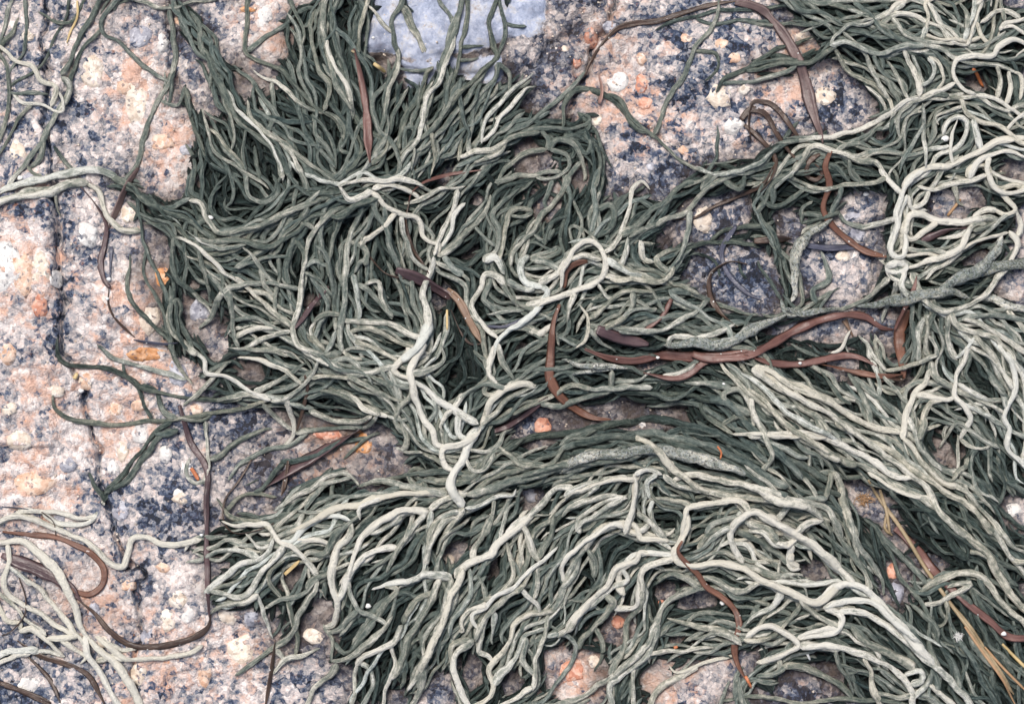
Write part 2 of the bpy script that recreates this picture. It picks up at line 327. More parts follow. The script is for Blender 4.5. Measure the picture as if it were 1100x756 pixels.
# ---------------------------------------------------------------- traced data (tile origin, then points in tile pixels, 11/3 per drawing unit)
K = 300.0 / 1100.0
STRANDS = r"""@0,0
A .55 7: 90,0 98,100 90,190 60,240 20,290
A .5 9: 385,0 340,90 290,160 260,240 240,300
A .65 10: 240,290 265,340 230,430 180,530 110,630 30,720
A .45 6: 270,0 240,100 200,190 150,260 50,330
A .9 6: 10,190 60,235 120,260 160,320 215,345 205,400
A .95 6: 40,370 90,400 160,410 205,440 245,435 235,350
A .6 6: 0,240 20,330 25,420 0,520
A .55 6: 60,60 40,120 0,180
A .5 6: 130,430 60,470 10,560
A .4 6: 270,330 290,240 330,170 390,120 420,100
A .6 6: 40,0 20,60 0,120
A .45 6: 330,0 290,60 220,80 140,50
A .6 6: 20,370 100,370 180,380
A .55 7: 190,560 160,620 130,640
A .45 7: 210,570 250,620 290,650
A .6 5: 120,660 150,690 240,690
C .4 7: 470,0 410,60 405,120 470,170 540,240 600,290 640,305
C .5 9: 650,50 670,130 685,220 670,300 630,370 600,450 560,550 530,640 500,690
C .55 7: 560,0 610,20 660,25 700,20 750,0
C .45 8: 675,0 700,70 730,140 770,190
C .45 9: 735,40 780,110 790,190 830,260 860,330 900,420 930,500 950,580
C .4 7: 790,90 840,150 850,210 880,290
C .3 7: 720,340 725,400 750,470 790,560 820,620
C .3 7: 720,570 760,620 770,700 760,755
C .5 7: 640,390 700,410 720,330
A .5 7: 480,0 430,30 400,70
@200,0
C .45 9: 60,190 110,280 150,350 190,430 240,500 300,550 350,590 375,660 385,720
C .8 6: 160,340 200,420 260,490 310,540 350,590 380,660 390,725
C .4 8: 235,0 230,100 235,190 270,220 340,260 420,330 480,400 540,450 600,480 640,530
C .95>.5 7: 265,270 310,305 360,325 410,370 470,420 550,450
C .45 8: 180,260 240,300 290,370 340,430 390,500 440,530 500,570 560,630 600,670
C .65 8: 245,400 270,470 340,540 400,570 440,610 500,660 580,715
C .75 7: 370,560 420,620 450,680 470,750
C .6 7: 60,430 90,520 110,590 180,650 260,700 340,740
C .65 6: 110,500 150,580 210,630 250,690
C .35 6: 270,580 290,650 310,700
C .3 7: 340,340 350,450 340,520
C .3 7: 240,520 230,620 240,680
C .45 7: 400,520 420,600 470,660 520,740
D .4 8: 250,180 310,150 380,100 420,60
D .35 7: 410,0 440,60 470,130 480,180
D .5 7: 390,80 430,140 460,210 450,290 480,350 500,420
D .55 7: 490,40 490,120 510,220 540,290 570,340 565,390 550,440
D .3 8: 450,40 500,30 510,70 480,110
D .5 10: 560,0 540,100 545,170 580,270 600,340 640,400 650,450
D .9 7: 550,145 570,210 600,280 630,340 660,410 680,450
D .4 7: 590,0 570,90 590,180 620,260 650,330 680,390
D .35 7: 400,230 420,300 440,400 470,500 500,600
D .55 7: 490,460 520,540 560,590 580,640
D .45 7: 510,450 560,530 590,600 600,680
D .65 7: 680,220 690,130 710,50 715,0
D .4 8: 600,110 650,170 680,220 720,280 740,350 735,440 700,500
D .4 6: 690,0 720,70 715,180 730,240
D .8 6: 730,30 770,90 800,140
D .65 6: 855,20 880,100 910,160 940,220
D .4 7: 850,0 810,80 820,160 840,230 800,340 780,430 790,500 780,560 740,620
D .75>.5 7: 830,180 835,250 820,320 800,380 780,480 760,560
D .45 8: 990,260 950,300 930,380 880,450 850,540 830,600
D .4 9: 1080,0 1060,120 1020,230 1000,310 960,400 935,480
D .8 8: 1060,130 1010,300 950,390 935,480 920,560 860,610 820,680
D .5 8: 1100,340 1030,430 980,510 900,570 850,620
D .55 7: 1100,400 1040,480 990,540 930,600
D .35 8: 1010,250 1030,330 1020,430
D .55 7: 740,640 700,690 660,740
D .45 8: 660,480 720,530 800,570 840,600 840,680
D .55 7: 540,440 620,480 640,540
D .45 7: 700,450 670,550 640,640 600,720
D .5 7: 690,530 690,600 660,700
D .6 7: 910,590 900,680
D .65 7: 975,530 985,620 975,700
D .6 7: 1040,540 1000,610 1000,660
D .35 7: 620,560 610,600 640,620
D .5 7: 800,540 790,610 750,670
@400,0
D .45 7: 265,0 300,60 320,100
D .4 9: 375,0 370,80 350,160 340,260 330,330
D .55 7: 345,40 320,120 290,230 270,320 230,390 205,460 210,530
D .4 8: 490,0 460,90 470,180 480,230 420,290 350,370 300,440 250,520
D .35 8: 505,0 520,100 500,200 450,270 400,340 350,430 290,500
D .3 9: 605,85 560,92 500,100
D .5 8: 500,250 480,320 420,380 395,440 385,530 370,600
D .35 7: 500,240 540,290 530,350
D .7 7: 630,280 560,350 500,410 450,470 430,560
D .8 7: 645,330 600,350 550,420 500,460 460,540 430,580
D .4 8: 860,270 800,320 730,380 680,430 620,480 560,510 500,540
D .4 6: 110,270 160,280 240,280
D .35 7: 360,200 440,180
D .3 7: 340,240 420,240
D .6 6: 130,20 160,110 200,210
D .4 7: 60,230 60,330 40,440
D .3 7: 130,300 190,360 150,440
D .35 7: 350,450 350,560 340,620
U .45 9: 750,490 750,410 790,355 850,350 900,360 950,390 1000,440 1040,490 1080,530
G .45 8: 430,640 520,550 620,510 700,500 770,510 840,490 850,460 790,440
E .9>.55 10: 340,640 400,600 480,590 560,540 650,510
E .8 9: 400,650 480,610 540,560
G .5 7: 660,510 690,550 680,600
G .55 10: 690,590 730,555 790,570 830,620 840,690 830,710
G .4 8: 720,550 790,550 840,600 860,560 830,530
G .45>.75 8: 700,600 760,610 770,660 720,700 640,710
G .65 8: 480,720 550,650 620,610 680,600
G .75 8: 500,740 570,690 640,690 740,660
G .3 7: 800,450 850,490 800,520 750,520
G .4>.6 7: 870,540 890,600 900,680 890,755
G .45 7: 780,700 820,640
@600,0
U .6 7: 640,0 620,90 570,160 530,210 490,300 430,390 400,470 385,525
U .35 6: 560,190 620,210 630,270 580,325
U .35 7: 380,100 450,80 550,50 650,30 740,30 850,20 940,10
U .4 7: 550,90 640,90 720,75 800,80 900,95 1000,100 1060,95
U .4 8: 610,355 650,300 720,270 800,230 870,190 950,170 1010,150
J .45 8: 740,300 800,270 880,245 980,245 1060,210 1100,190
J .5 7: 640,320 720,325 800,310 880,290 940,280
J .35 8: 750,270 850,240 950,230
U .55 8: 190,350 240,400 300,470 350,520 400,550 440,580 480,630 530,655 570,660
W .4 6: 635,490 630,560 620,620 590,690 570,755
W .5 8: 640,680 720,680 800,660 850,620
W .7 8: 540,660 620,690 700,680 780,650 840,600 870,580
W .6 7: 480,740 540,720 600,690
W .65 8: 560,750 640,690 720,690 800,670
W .4 8: 790,640 850,590 920,560 1000,540
@800,0
J .45 7: 0,75 90,90 180,95 260,98 310,95
J .45 8: 200,0 260,60 330,110 360,150
J .5 7: 230,0 290,50 350,100 400,110 490,95
J .55>.7 8: 340,190 350,150 400,110 480,100 560,60 620,30
J .9 8: 495,90 550,75 580,30 640,8 670,20
J .85 8: 520,90 590,60 650,70 700,100 760,120 800,170 860,210
J .5 8: 320,20 380,30 450,60 530,110 580,130
J .6 7: 250,0 300,20 400,10 470,10
J .5 8: 420,30 470,60 520,130 560,180
J .65 8: 560,90 620,150 680,170 760,180 810,200
J .8 8: 700,0 750,80 800,130 830,170
J .95 5 y: 790,0 740,10 705,30 715,70 700,140 685,160
J .75 8: 900,0 890,60 870,110 860,170
J .85 7: 930,10 900,90 880,150 870,200
J .7 7: 1010,0 1020,70
J .85 8: 1100,80 1020,90 980,120
J .95 7: 1100,130 1050,110 1000,130
J .9 7 y: 915,100 930,150 960,175 1000,150
J 1 9: 1100,180 1040,160 990,190 960,230 880,235 820,250 815,310 850,350 900,375
J .65 9: 330,190 390,180 430,190 480,210 540,215 600,190 700,180
J .7 8: 540,230 600,200 680,195 760,210 830,240 900,250 1000,260 1060,290
J .9 8: 1050,285 1075,300 1085,340 1080,400
J .65 8: 350,190 380,250 430,300 500,340 560,390 590,430
J .65 7: 400,140 450,200 480,260 520,340 570,400
J .55 7: 490,230 530,290 590,330
J .65 7: 560,240 590,310 610,370 630,400
J .8 8: 620,210 650,260 670,320 670,380
J .75 9: 700,230 750,260 770,320 740,360
J .6 7: 720,220 740,280 720,330 690,340
J .85 7: 980,260 1000,330 1000,380
J .85 7: 1020,280 1040,350 1030,410
J .8 9: 560,460 620,420 680,400 750,370 800,340
J .85 9: 190,570 270,550 350,540 430,530 500,490 560,450 620,410 690,395
J .1 9: 680,410 730,385 790,400
J .9 6 y: 700,140 780,165 850,170 910,160
J .85 7 y: 790,390 840,400 870,450 930,480 1000,510 1060,570 1100,580
J .75 8: 750,500 740,470 790,440 850,410
J 1 6: 820,470 800,540 800,630
J .9 10: 900,380 980,400 1040,440 1100,470
J .95 8: 1100,440 1020,510
J .65 7: 690,430 690,520 700,580 700,640
J .65 8: 690,490 650,580 610,640 590,690
J .6 8: 650,430 600,450 590,510 610,550
J .85 9: 870,480 900,540 930,590
J .95 10: 1100,550 1000,560 930,590 860,620 800,660 700,670 640,700 600,750
J .9 9: 880,710 900,650 960,610 1040,600 1100,620
J .95 8: 960,620 950,680 980,740 1040,760 1090,750
J .45 7: 830,20 870,70 860,130
J .5 7: 620,130 680,170 700,110
J .8 9: 900,30 930,0
J .7 8: 940,100 1000,50 1080,40
J .8 7: 1060,230 1100,200
W .85 10: 180,660 230,620 260,590 330,600 420,625 500,600
W .55 9: 470,580 560,600 640,620 720,600 800,600
W .65 8: 350,590 420,575 500,580
W .6 8: 380,620 450,640 520,630
W .75 8: 490,620 540,660 580,730
W .45 8: 270,630 350,670 400,720 460,750
W .45 8: 0,680 80,660 160,640 220,610
W .75 8: 100,755 150,700 220,680
W .65 8: 140,700 230,720 300,745 380,740 470,720 550,700
W .4 8: 40,755 100,690 170,640
W .5 8: 410,640 420,690 450,720
@0,180
B .8 12: 0,150 60,130 130,120 200,100 260,70 330,50
B .85 12: 0,100 80,70 160,50 240,20 320,10 400,10 450,40
B .75 11: 0,130 60,115 120,95 240,85
B .9 10: 350,55 390,90 410,160 440,220 490,255 540,250
B .7 4: 220,110 212,160 230,200
F .25 9: 410,70 470,80 540,110 610,160 680,165 750,140
F .35 10: 440,30 520,80 580,140 650,170 720,190 780,230 830,270 870,310
F .35 8: 770,0 760,90 790,120 830,160 860,80 890,30
F .5 8: 760,120 810,150 830,200 780,220
F .3 8: 540,120 545,200 560,290 600,380 640,470 660,530
F .35 7: 550,330 570,420 600,480 640,560 660,640 690,755
F .35 8: 510,340 505,440 530,530 580,600 640,660 690,720
F .95>.65 7: 675,270 740,290 790,330 850,370 900,420 950,450 1000,490
F .35 7: 690,280 680,370 700,440 760,490 810,530 850,560
F .3 7: 730,230 740,330 760,410 800,470
F .4 7: 780,240 800,340 820,440 830,530
F .4 8: 620,180 680,220 700,270
F .65 9: 780,640 830,590 870,520 900,490 960,470 1030,465 1100,470 1160,490
F .3 10: 665,540 700,520 715,560 700,600 740,660 780,720
F .45 8: 660,540 670,620 720,690 760,755
F .45 9: 780,300 830,330 890,310 960,270 1040,240 1100,200
F .45 8: 860,265 950,250 1040,220
F .7 9: 905,220 925,260
@200,180
F .4 9: 0,200 60,240 120,290 150,330
F .6 9: 30,100 70,150 90,210 130,265 200,260 280,240 350,210 420,180 500,150 570,135
F .5 8: 60,310 120,325 190,290 260,265 330,240 400,210
F .4 8: 370,300 400,220 470,160 540,140
F .45 8: 190,400 250,370 310,340 370,310 400,250 430,200
F .35 7: 490,170 440,230 420,310 410,380 410,460
F .7 9: 620,140 560,200 510,260 480,330 465,410 450,500 430,590 420,640 450,700 520,730 600,755
F .4 8: 640,150 600,210 580,300 570,380 590,470 590,560 600,640
F .55 11: 710,150 670,230 640,310 630,400 630,480 620,580 610,650 640,720
F .2 8: 750,150 710,240 690,300
F .5 8: 530,300 570,380 580,440 590,530
F .45 8: 200,390 260,370 330,350 410,360
F .7 8: 190,430 250,480 310,540 370,590 420,620
F .5 8: 180,480 185,570 180,650 190,700
F .55 8: 200,600 270,590 330,620 400,640
F .85 9: 190,670 250,640 310,630 360,640
F .65 10: 170,720 240,710 310,670 380,640 420,625
F .4 8: 430,300 460,340 470,380
F .55 8: 520,310 540,390 550,440
F .6 8: 470,390 510,370 560,390
F .4 8: 490,400 540,460 580,520
F .65 8: 420,240 480,230 530,240
F .65 8: 230,310 270,350 310,410 350,470
F .6 8: 260,480 320,500 380,560 420,580
F .55 8: 360,360 370,430 350,500 350,600
F .7 8: 280,410 300,470 350,520
F .6 8: 20,490 70,540 110,590
F .5 8: 300,310 310,270 340,250
E .9 9: 590,90 640,70 700,55 800,60 860,50 940,70
E .3 9: 460,120 540,110 600,125 680,150 740,130
E 1 9: 620,80 650,130 700,120 740,100
E 1 11: 740,90 790,150 860,190 910,210 930,270 960,300 990,310 980,350
E .9 10: 740,100 800,80 860,90 920,100
E .8 9: 850,150 900,140 960,110 1020,90 1100,90
E .85 8: 830,180 790,230 730,270 700,290 680,330
E .85 10: 1070,100 1040,170 1010,240 990,300 970,350
E 1 9: 1100,140 1060,190 1040,250 1000,300
E .65 9: 1100,290 1040,330 990,350
E .8 11: 980,350 960,430 940,510 960,590 965,640
H 1 15: 965,600 940,670 890,730 850,770
E .6 8: 850,200 860,280 900,360 950,410
E .55 8: 860,290 880,380 890,460 900,540 930,620 930,670
E .7 10: 1000,360 1050,400 1100,420
E .2 9: 780,160 800,260 830,380
E .2 9: 720,180 760,300 800,420
F .55 8: 660,420 680,380 710,370 700,400
F .65 9: 660,420 670,480 690,560 690,600
F .55 8: 690,450 740,510 780,560 810,600
F .7 9: 720,440 760,450 770,510 800,560 820,600
F .7 11: 640,600 720,600 800,610 880,650 940,680
F .6 10: 640,630 740,640 830,680 900,710 960,740
F .6 9: 660,680 740,700 830,740
F .5 9: 500,610 560,580 620,590
F .7 9: 540,740 580,690 600,650
F .7 9: 640,660 690,720 700,755
F .55 8: 500,600 490,660 540,720
F .8 7: 500,690 490,640 520,610
F .7 8: 660,300 700,330 690,380
@400,180
I .55 9: 575,75 530,120 480,190 500,250 480,320 440,350 425,380
I .95 9: 430,385 480,360 510,390 520,420
I 1>.7 10: 505,470 480,430 440,425 430,480 390,540 400,590 440,640 480,660
I .75 9: 520,370 520,290 540,190 590,155 630,170 640,200
I .6 7: 640,170 600,200 560,210
I .7 11: 780,20 750,90 680,170 650,220 630,260 570,310 540,350 530,390
I .85>1 11: 610,330 590,390 610,450 670,470 690,500 640,570 590,620 540,640 490,680 475,755
I .95 10: 600,630 660,655 710,630 740,590
I 1 14: 705,650 740,672
I .6 9: 620,350 680,350 740,330 740,310
I .65 9: 620,390 680,370 740,370
I .8 10: 660,450 720,430 760,380 800,340
I 1 11: 740,480 750,410 790,340 840,305 880,320 910,370 910,420 870,460 800,480 740,500 660,540 600,560
I .9 8: 780,370 830,350 870,370
I .7 10: 540,430 580,470 620,500 640,500
I .6 10: 510,430 540,490 570,530
I .6 10: 550,540 600,550 640,550
I .65 9: 450,580 520,570 590,570
E .65 9: 470,110 430,190 380,250 320,310 270,350
E .5 9: 400,230 440,280 470,310
E .7 9: 270,370 320,400 390,440
G .5 7: 690,310 640,280
G .4 8: 700,240 690,290 740,270
G .5 8: 620,350 680,340 740,310
G .4 7: 770,60 775,150 770,230 770,280
G .6 8: 905,0 885,80 880,180 875,270
G .45 8: 680,210 740,200 800,190
G .8 9: 1090,90 1060,55 1020,90 1010,170 980,240 940,310 890,330
G .4 8: 900,180 940,160 930,240 880,280
G .4 8: 1100,130 1030,130 980,140
G .5 8: 1100,180 1040,230 990,260
G .45 8: 1090,250 1000,260
G .75 9: 1000,300 980,370 940,400
G 1 10: 1050,290 1060,370 1080,400
G .8 10: 900,370 960,400 1020,430 1100,440
G .75 10: 910,430 1000,440 1100,455
G .65 9: 870,600 920,540 980,490 1060,480 1100,480
G .6 9: 880,630 960,610 1010,550 1020,490
G .9 9 y: 820,540 845,600 830,670 790,700
G .75 9: 880,480 920,520 960,520
G .75 9: 800,500 770,560 750,600
G .55 9: 860,640 900,690 960,730
G .6 9: 960,660 1030,650 1100,640
G .35 8: 700,60 680,130 700,180
G .35 8: 820,230 860,260 900,300
G .3 8: 960,170 930,250
G .5 7: 680,300 690,260 720,230
M .5 9: 590,720 650,700 720,650 740,700
M .45 9: 520,620 600,640 680,690
@600,180
G .8 9: 170,370 230,400 300,430 380,450 440,430 475,410
G .85 9 y: 190,460 280,450 380,460 440,440
G .95 9: 325,280 325,340 340,390
G .75 8: 270,280 250,350 240,390
G .7 8: 360,360 390,390 420,420
G .65 9: 430,410 480,340 510,260 540,180
W .65 9: 380,230 430,200 500,170 560,110 620,50 700,20 780,0
W .45 8: 290,240 350,180 420,140 480,80 540,50
W .55 8: 560,100 590,40 620,0
W .4 8: 380,360 430,330 510,310 600,290 700,285 800,310
G .45 8: 240,260 330,240 400,230
G .4 9: 430,480 500,500 560,500
G .65 9: 420,470 450,510 540,550 600,600 650,640 670,700
G .45 9: 450,470 540,500 640,540 730,580 780,600
G .65 9: 590,500 550,550 480,600 400,640 300,640 210,645
G .6 8: 230,590 300,570 380,570
G .65 9: 170,640 240,600 290,540
G .5 9: 300,520 350,560 400,570
M .85 10: 400,690 440,660 540,670 620,650 690,620
M .6 18 r: 430,720 520,700 620,700 700,670 760,640 830,600 880,570
M .65 24 r: 870,560 900,560 960,580 1020,560 1100,560
M .7 17 r: 1070,225 1030,240 990,250 950,300 930,370 925,440 920,530
M .9 11 r: 870,530 890,570 940,600
W .4 9: 800,200 840,280 870,340 890,400 900,470
W .35 9: 560,330 620,380 640,430
W .3 9: 700,370 740,440
W .3 9: 780,370 830,430 880,510
W .4 8: 600,270 680,240 780,230 850,210
W .45 9: 780,160 810,130 850,60 920,40
W .45>.7 8: 840,30 900,40 960,80 1030,100 1090,80
W .45 10: 780,140 860,150 920,120 980,90
W .35 8: 960,220 1040,200 1100,180
W .5 10: 1030,330 1060,400 1060,450 1000,480 990,530
W .45 8: 1100,460 1020,540
W .3 13: 640,70 710,90 720,40
W .35 9: 860,120 840,60
W .4 9: 950,230 960,160 1000,130
M .6 12 r: 760,640 770,690
@800,180
K .9 10: 630,100 600,200 570,290 560,330 600,370 620,390
K 1 10: 700,10 640,40 610,90 585,180 600,230 565,310 575,350 615,350 625,300 620,260
K 1 11: 620,280 640,200 690,190 740,210 830,220 920,205 1000,190
K .95 9: 600,230 640,280 700,250 760,230
K .9 10: 600,100 560,50 530,0
K .95 10: 630,110 650,160 690,190
K .75 9: 720,90 700,140 650,160
K .8 10: 670,95 720,95 790,70 860,50 930,30
K 1 9: 550,380 590,370 630,385 620,410 570,410 560,390
K .95 8: 640,370 700,340 760,350 820,330 900,290 960,270 1040,255
K .9 12: 640,410 700,370 760,350 840,320 900,240 940,210
K .8 10: 700,440 780,380 850,330
K .95>.5 12: 1050,250 1075,300 1050,370 1000,440 950,500 880,540 800,570 730,560 690,520 670,430
K .85 10: 1075,130 1080,230 1060,260
K .95 11: 1010,80 1040,130 1060,170 1020,190 980,150
K .7 9: 880,190 940,160 990,150
K .85 9: 890,50 890,10 950,0 960,60 1000,90 1060,70 1100,80
K .6 9: 390,160 400,210 460,235 520,220 590,200
K .85 8: 600,460 570,440 550,390
K .55 10: 560,440 500,500 440,540 390,560
K .65 10: 600,440 590,500 560,560 540,610
K .7 9: 620,400 610,470 630,520
K .45 20 r: 1020,290 950,360 880,420 800,460 740,480
K .5 17 r: 1100,380 1000,390 900,420 820,440
M .6 15 r: 430,560 520,540 600,520 700,500 800,500 880,510
L .75 14 r: 880,520 960,510 1030,540 1100,560
W .35 8: 50,180 100,250 130,320 160,370
W .5 8: 390,80 370,140 350,200
K .65 8: 810,90 830,140 860,160
K .45 8: 640,320 700,330 780,320
K .75 9: 750,280 820,270 880,240
K .4 8: 900,260 980,220 1040,210
L .75 9: 790,580 830,630 900,650 970,680 1030,720 1070,755
L .65 9: 830,590 920,590 1010,590 1100,600
L .85 9: 840,610 940,630 1020,680 1100,730
L .8 9: 880,660 940,720 1000,755
L 1 9: 880,670 860,730 850,765
L .75 9: 700,580 680,650 670,750
L .75 9: 720,580 710,680 720,755
L .65 9: 780,600 790,700 800,755
L .6 9: 730,660 770,755
L .75 9: 1000,560 1060,620 1100,650
L .95 8: 420,640 400,690 380,720 340,740
L .75 8: 440,670 480,700 500,755
L .75 8: 520,650 550,700 560,755
M .5 9: 180,690 240,720 320,755
L .45 9: 650,600 660,680 640,755
@0,370
T .25 8: 215,-30 220,50 260,85 350,90 440,105 510,140 560,170 620,190 700,210 800,210 900,215 960,220
T .4 8: 190,200 210,260 270,300 350,320 450,320 540,305 640,300 740,290 820,270 920,255 1020,240 1060,230
T .2 6: 490,80 500,130 540,190 560,250 590,290
T .3 8: 560,140 600,190 620,240 650,280 690,300
T .3 9: 672,318 610,345 540,430 490,490 440,540 400,580
T .3 9: 690,322 625,355 570,430 520,510 460,560 400,600
T .2 9: 340,505 360,560 390,600 400,625 440,600
T .35 9: 580,330 640,350 690,330
T .5 7: 650,0 690,50 720,110 750,160
T .65 8: 380,0 440,50 520,70 600,95 660,120 720,140
F .85 8: 740,10 800,60 810,110 850,120 900,130 960,170 1020,210 1060,230
F .65 9: 890,60 840,120 800,170 740,230 720,250
S 1>.8 8: 400,630 380,670 350,685 290,690 200,660 120,660 40,670
S .95 7: 400,630 360,690 300,715 220,705 150,680
S .7 7: 0,700 50,680 130,690 200,720 270,745
T .8 7: 795,300 805,380 810,460 825,530
T .7 7: 750,450 735,500 760,550 800,560
T .4 7: 690,300 760,300 830,290
@200,370
F .6 10: 330,235 400,200 460,160 510,110 530,80
F .85 8: 200,55 280,60 350,85 410,120 440,140
F .5 8: 270,190 340,150 410,110 470,60
F 1 8: 385,215 400,260 410,310 405,370 380,410
F .4 9: 310,250 350,290 400,340
F .65 12: 450,0 520,50 590,90 680,110 760,105 830,100
F .6 10: 640,120 720,160 800,210 870,240
F .5 9: 530,180 610,190 690,230 760,280
F .7 9: 600,170 680,220 760,290
F 1 12: 740,290 770,285 800,290
F .5 9: 760,290 700,330 600,330 500,340 430,370
F .55 8: 470,240 540,290 620,320 700,325
F .6 8: 480,270 560,290 640,300 740,285
F .75 9: 790,280 860,290 890,280
F .55 8: 230,20 320,30 400,60
F .7 8: 620,0 670,60 690,50
F .6 9: 790,110 830,170 840,220
F .55 9: 700,110 780,150 850,170
F .65 8: 100,240 180,210 260,200 330,230
F .55 8: 490,110 570,130 650,140
V .55 9: 95,460 140,420 200,380 270,350 330,330
V .6 9: 160,540 200,470 270,430 350,405 410,390 480,360
V .5 10: 390,490 440,470 520,430 580,400 650,370 720,350
V .5 10: 620,460 660,420 690,380 730,350 760,340
V .4 7: 250,590 290,560 330,510 360,460
V .65 8: 170,650 210,610 270,590 350,580
V .65 8: 120,600 170,670 220,690 300,690 350,730
V .4 7: 230,570 280,530
P .8 8: 370,640 430,600 490,560 560,520 620,510 670,550 680,580
P .75 8: 350,660 440,590 500,560 560,540 640,540
P .75 9: 680,550 760,540 850,560 940,570 1040,580
P 1 13: 400,740 470,710 540,670 600,640 690,630 750,600 830,580 900,580 1000,580
P 1 9: 690,660 690,630 780,600
P 1 11: 690,755 740,710 810,660 870,645 960,650
P .65 8: 470,620 530,560 590,540
P .6 8: 440,640 490,650 550,640
P .65 9: 350,755 420,730 480,690
P .5 9: 720,520 760,540 860,520 940,500 1020,490
P .8 11: 960,650 1030,600 1100,590
P .75 10: 950,755 980,700 1060,630
P .75 10: 870,755 920,690 950,660
P .6 9: 600,755 640,700 700,680
P .5 9: 740,755 800,700 860,680
@400,370
H 1 9: 160,0 150,40 100,80 85,100 110,125 150,140 165,190
H 1 13: 215,0 170,50 150,110 165,170 180,230 210,300 240,340 250,390 290,400
H 1 11: 165,130 210,170 260,230 320,260 370,290 400,305
H .65 9: 150,150 150,200 100,250 90,300 100,360
H .7 10: 90,400 140,420 200,410
H .65 9: 120,300 130,360 110,400 90,410
H 1 11: 420,310 440,280 470,220 520,180 590,150 640,140
H .65 12: 440,330 480,280 530,210 600,180 660,160
H 1 12: 410,310 400,350 350,380 290,400 275,430 290,470 320,485
H 1 15: 410,320 400,360 370,430 340,480 310,540 330,590 370,630
H .8 11: 370,630 440,620 500,600 560,600 580,570
H .65 10: 400,410 450,420 500,390 520,350 560,330
H .65 9: 380,440 400,490 440,490 480,460 500,430
H .6 9: 350,500 390,520 420,500
H .9 9: 340,170 330,230 290,270 270,320 285,340
H .75 9: 340,290 350,340 390,350
H .5 10: 310,230 360,200 420,160 470,150 530,170
I 1 11: 475,0 465,100 480,130 510,155
I .75 11: 510,0 510,70 540,130
H .5 10: 400,20 440,70 450,110
H .6 10: 290,0 290,60 230,100 180,120
H .7 8: 450,160 440,190 470,200 510,170
H .45 10: 230,200 250,260 200,320
H .4 10: 60,160 110,220 160,300
H .5 10: 20,80 80,150 140,180
M .55 10: 520,155 580,130 640,90 700,50
M .65 12 r: 740,70 820,85 900,80 1000,70
M .7 13 r: 780,110 860,100 960,90
M .65 9: 550,270 620,240 700,200 760,160 860,170
M .5 10: 660,245 740,240 820,210 900,190 1000,170 1100,175
M .7 9: 820,170 920,180 1020,170 1100,170
M .75 9: 960,130 1040,140 1100,120
M .55 8: 940,110 935,190
O .25 14: 530,410 640,370 760,350 860,330 960,310 1060,300
O .4 11: 760,390 860,370 960,360 1050,350
O .65 9: 500,410 540,440 590,475 650,480 710,460 760,400 800,370
O .5 12: 400,560 500,510 600,480 680,460
O .6 15: 380,580 470,560 560,530 640,510 740,470 830,440 900,430 1000,420 1060,420
O .4 10: 180,510 270,500 350,510
O .7 10: 0,540 80,550 160,570 230,580 300,580
O .55 11: 560,520 700,480 820,460 960,450 1060,440
O .35 11: 240,560 330,550 400,530
Q .75 11: 780,530 720,570 680,620 620,670 570,700 530,755
Q .65 9: 750,590 820,550 900,530 1000,520
Q .6 9: 700,680 760,640 840,600 900,560
Q .5 9: 690,700 780,640 860,620
Q .75 9: 790,740 820,680 900,620 1000,590
Q .7 9: 830,740 840,690 920,630 1000,600
Q .9 9: 1040,500 1020,560 1020,600 1010,680 1000,755
Q .9 10: 860,755 910,710 980,710 1040,755
Q .6 10: 500,620 470,700 440,755
Q .6 10: 600,600 540,650 500,755
P .75 10: 370,640 330,680 270,740
P .6 9: 430,650 400,700 380,755
@600,370
O .25 14: 0,370 80,340 170,320 260,310 340,290 430,300 520,320 600,340 680,380 740,410 800,460
O .4 14: 0,400 80,380 170,360 260,350 360,350 450,370 530,390 600,400 670,430 740,470 800,510 880,560
O .7 18 r: 0,500 70,450 150,430 260,420 340,410 430,420 520,430 600,460 680,490 750,500
O .65 9: 0,490 100,470 200,440 300,430
O .9>.75 9 y: 280,350 330,380 390,430 440,480 470,510 530,560 600,590
O .85 12: 450,500 560,510 660,530 760,560 840,600 940,620 1030,650
O .75 12: 500,540 600,580 700,600 800,610 900,620
O .75 10: 400,510 460,540 560,580
O .85 11: 290,510 350,500 400,520
O .35 12: 400,380 520,400 640,450 760,520 860,590 920,640
O .2 14: 420,330 540,350 680,430 800,540 880,600
Q .95 8: 290,510 300,560 280,640 265,740
Q .85 9: 300,520 220,525 140,550 60,580 0,600
Q .75 9: 0,670 60,630 140,600 220,560
Q .9 8: 380,530 340,540 345,590
R .75 9: 340,640 360,610 430,605 520,620
R 1 11: 480,755 490,680 500,640 540,625 620,620 700,610 750,640
R .85 10: 300,660 360,700 420,755
R 1 11: 650,755 700,670 760,645 820,670 880,710 950,755
R .65 10: 860,680 900,630 930,610
R .65 10: 570,740 620,700 690,680 760,700
R .6 10: 700,740 800,720 860,755
R .6 9: 380,650 360,700 330,740
N .55 9: 545,235 560,260 620,300 680,340
N .65 9: 640,280 700,280 740,310
N .75 9: 660,230 650,200 690,180 720,200 760,270 770,330
N .8 10: 740,200 770,290 810,360 830,430 810,470 785,495
N .75 7: 810,480 870,520 930,590
N .9 9: 680,355 760,350 860,355 960,350 1040,355
N .75 11: 620,60 680,130 740,200 820,250 900,320 980,380 1060,430 1100,450
N .8 11: 720,100 800,170 870,240 950,310 1030,340 1100,370
N .9 10 y: 760,80 840,130 930,160 1020,200 1100,245
N .85 10: 840,150 930,200 1020,240 1100,290
N .7 10: 880,180 950,250 1000,290 1060,350
M .5 11: 560,110 600,160 660,220 740,280
M .5 11: 490,150 580,160 680,170
M .8 10: 400,120 500,100 540,90
M .3 12: 330,210 420,200 520,200 600,230
M .4 13: 560,200 680,240 760,330 860,420 960,520
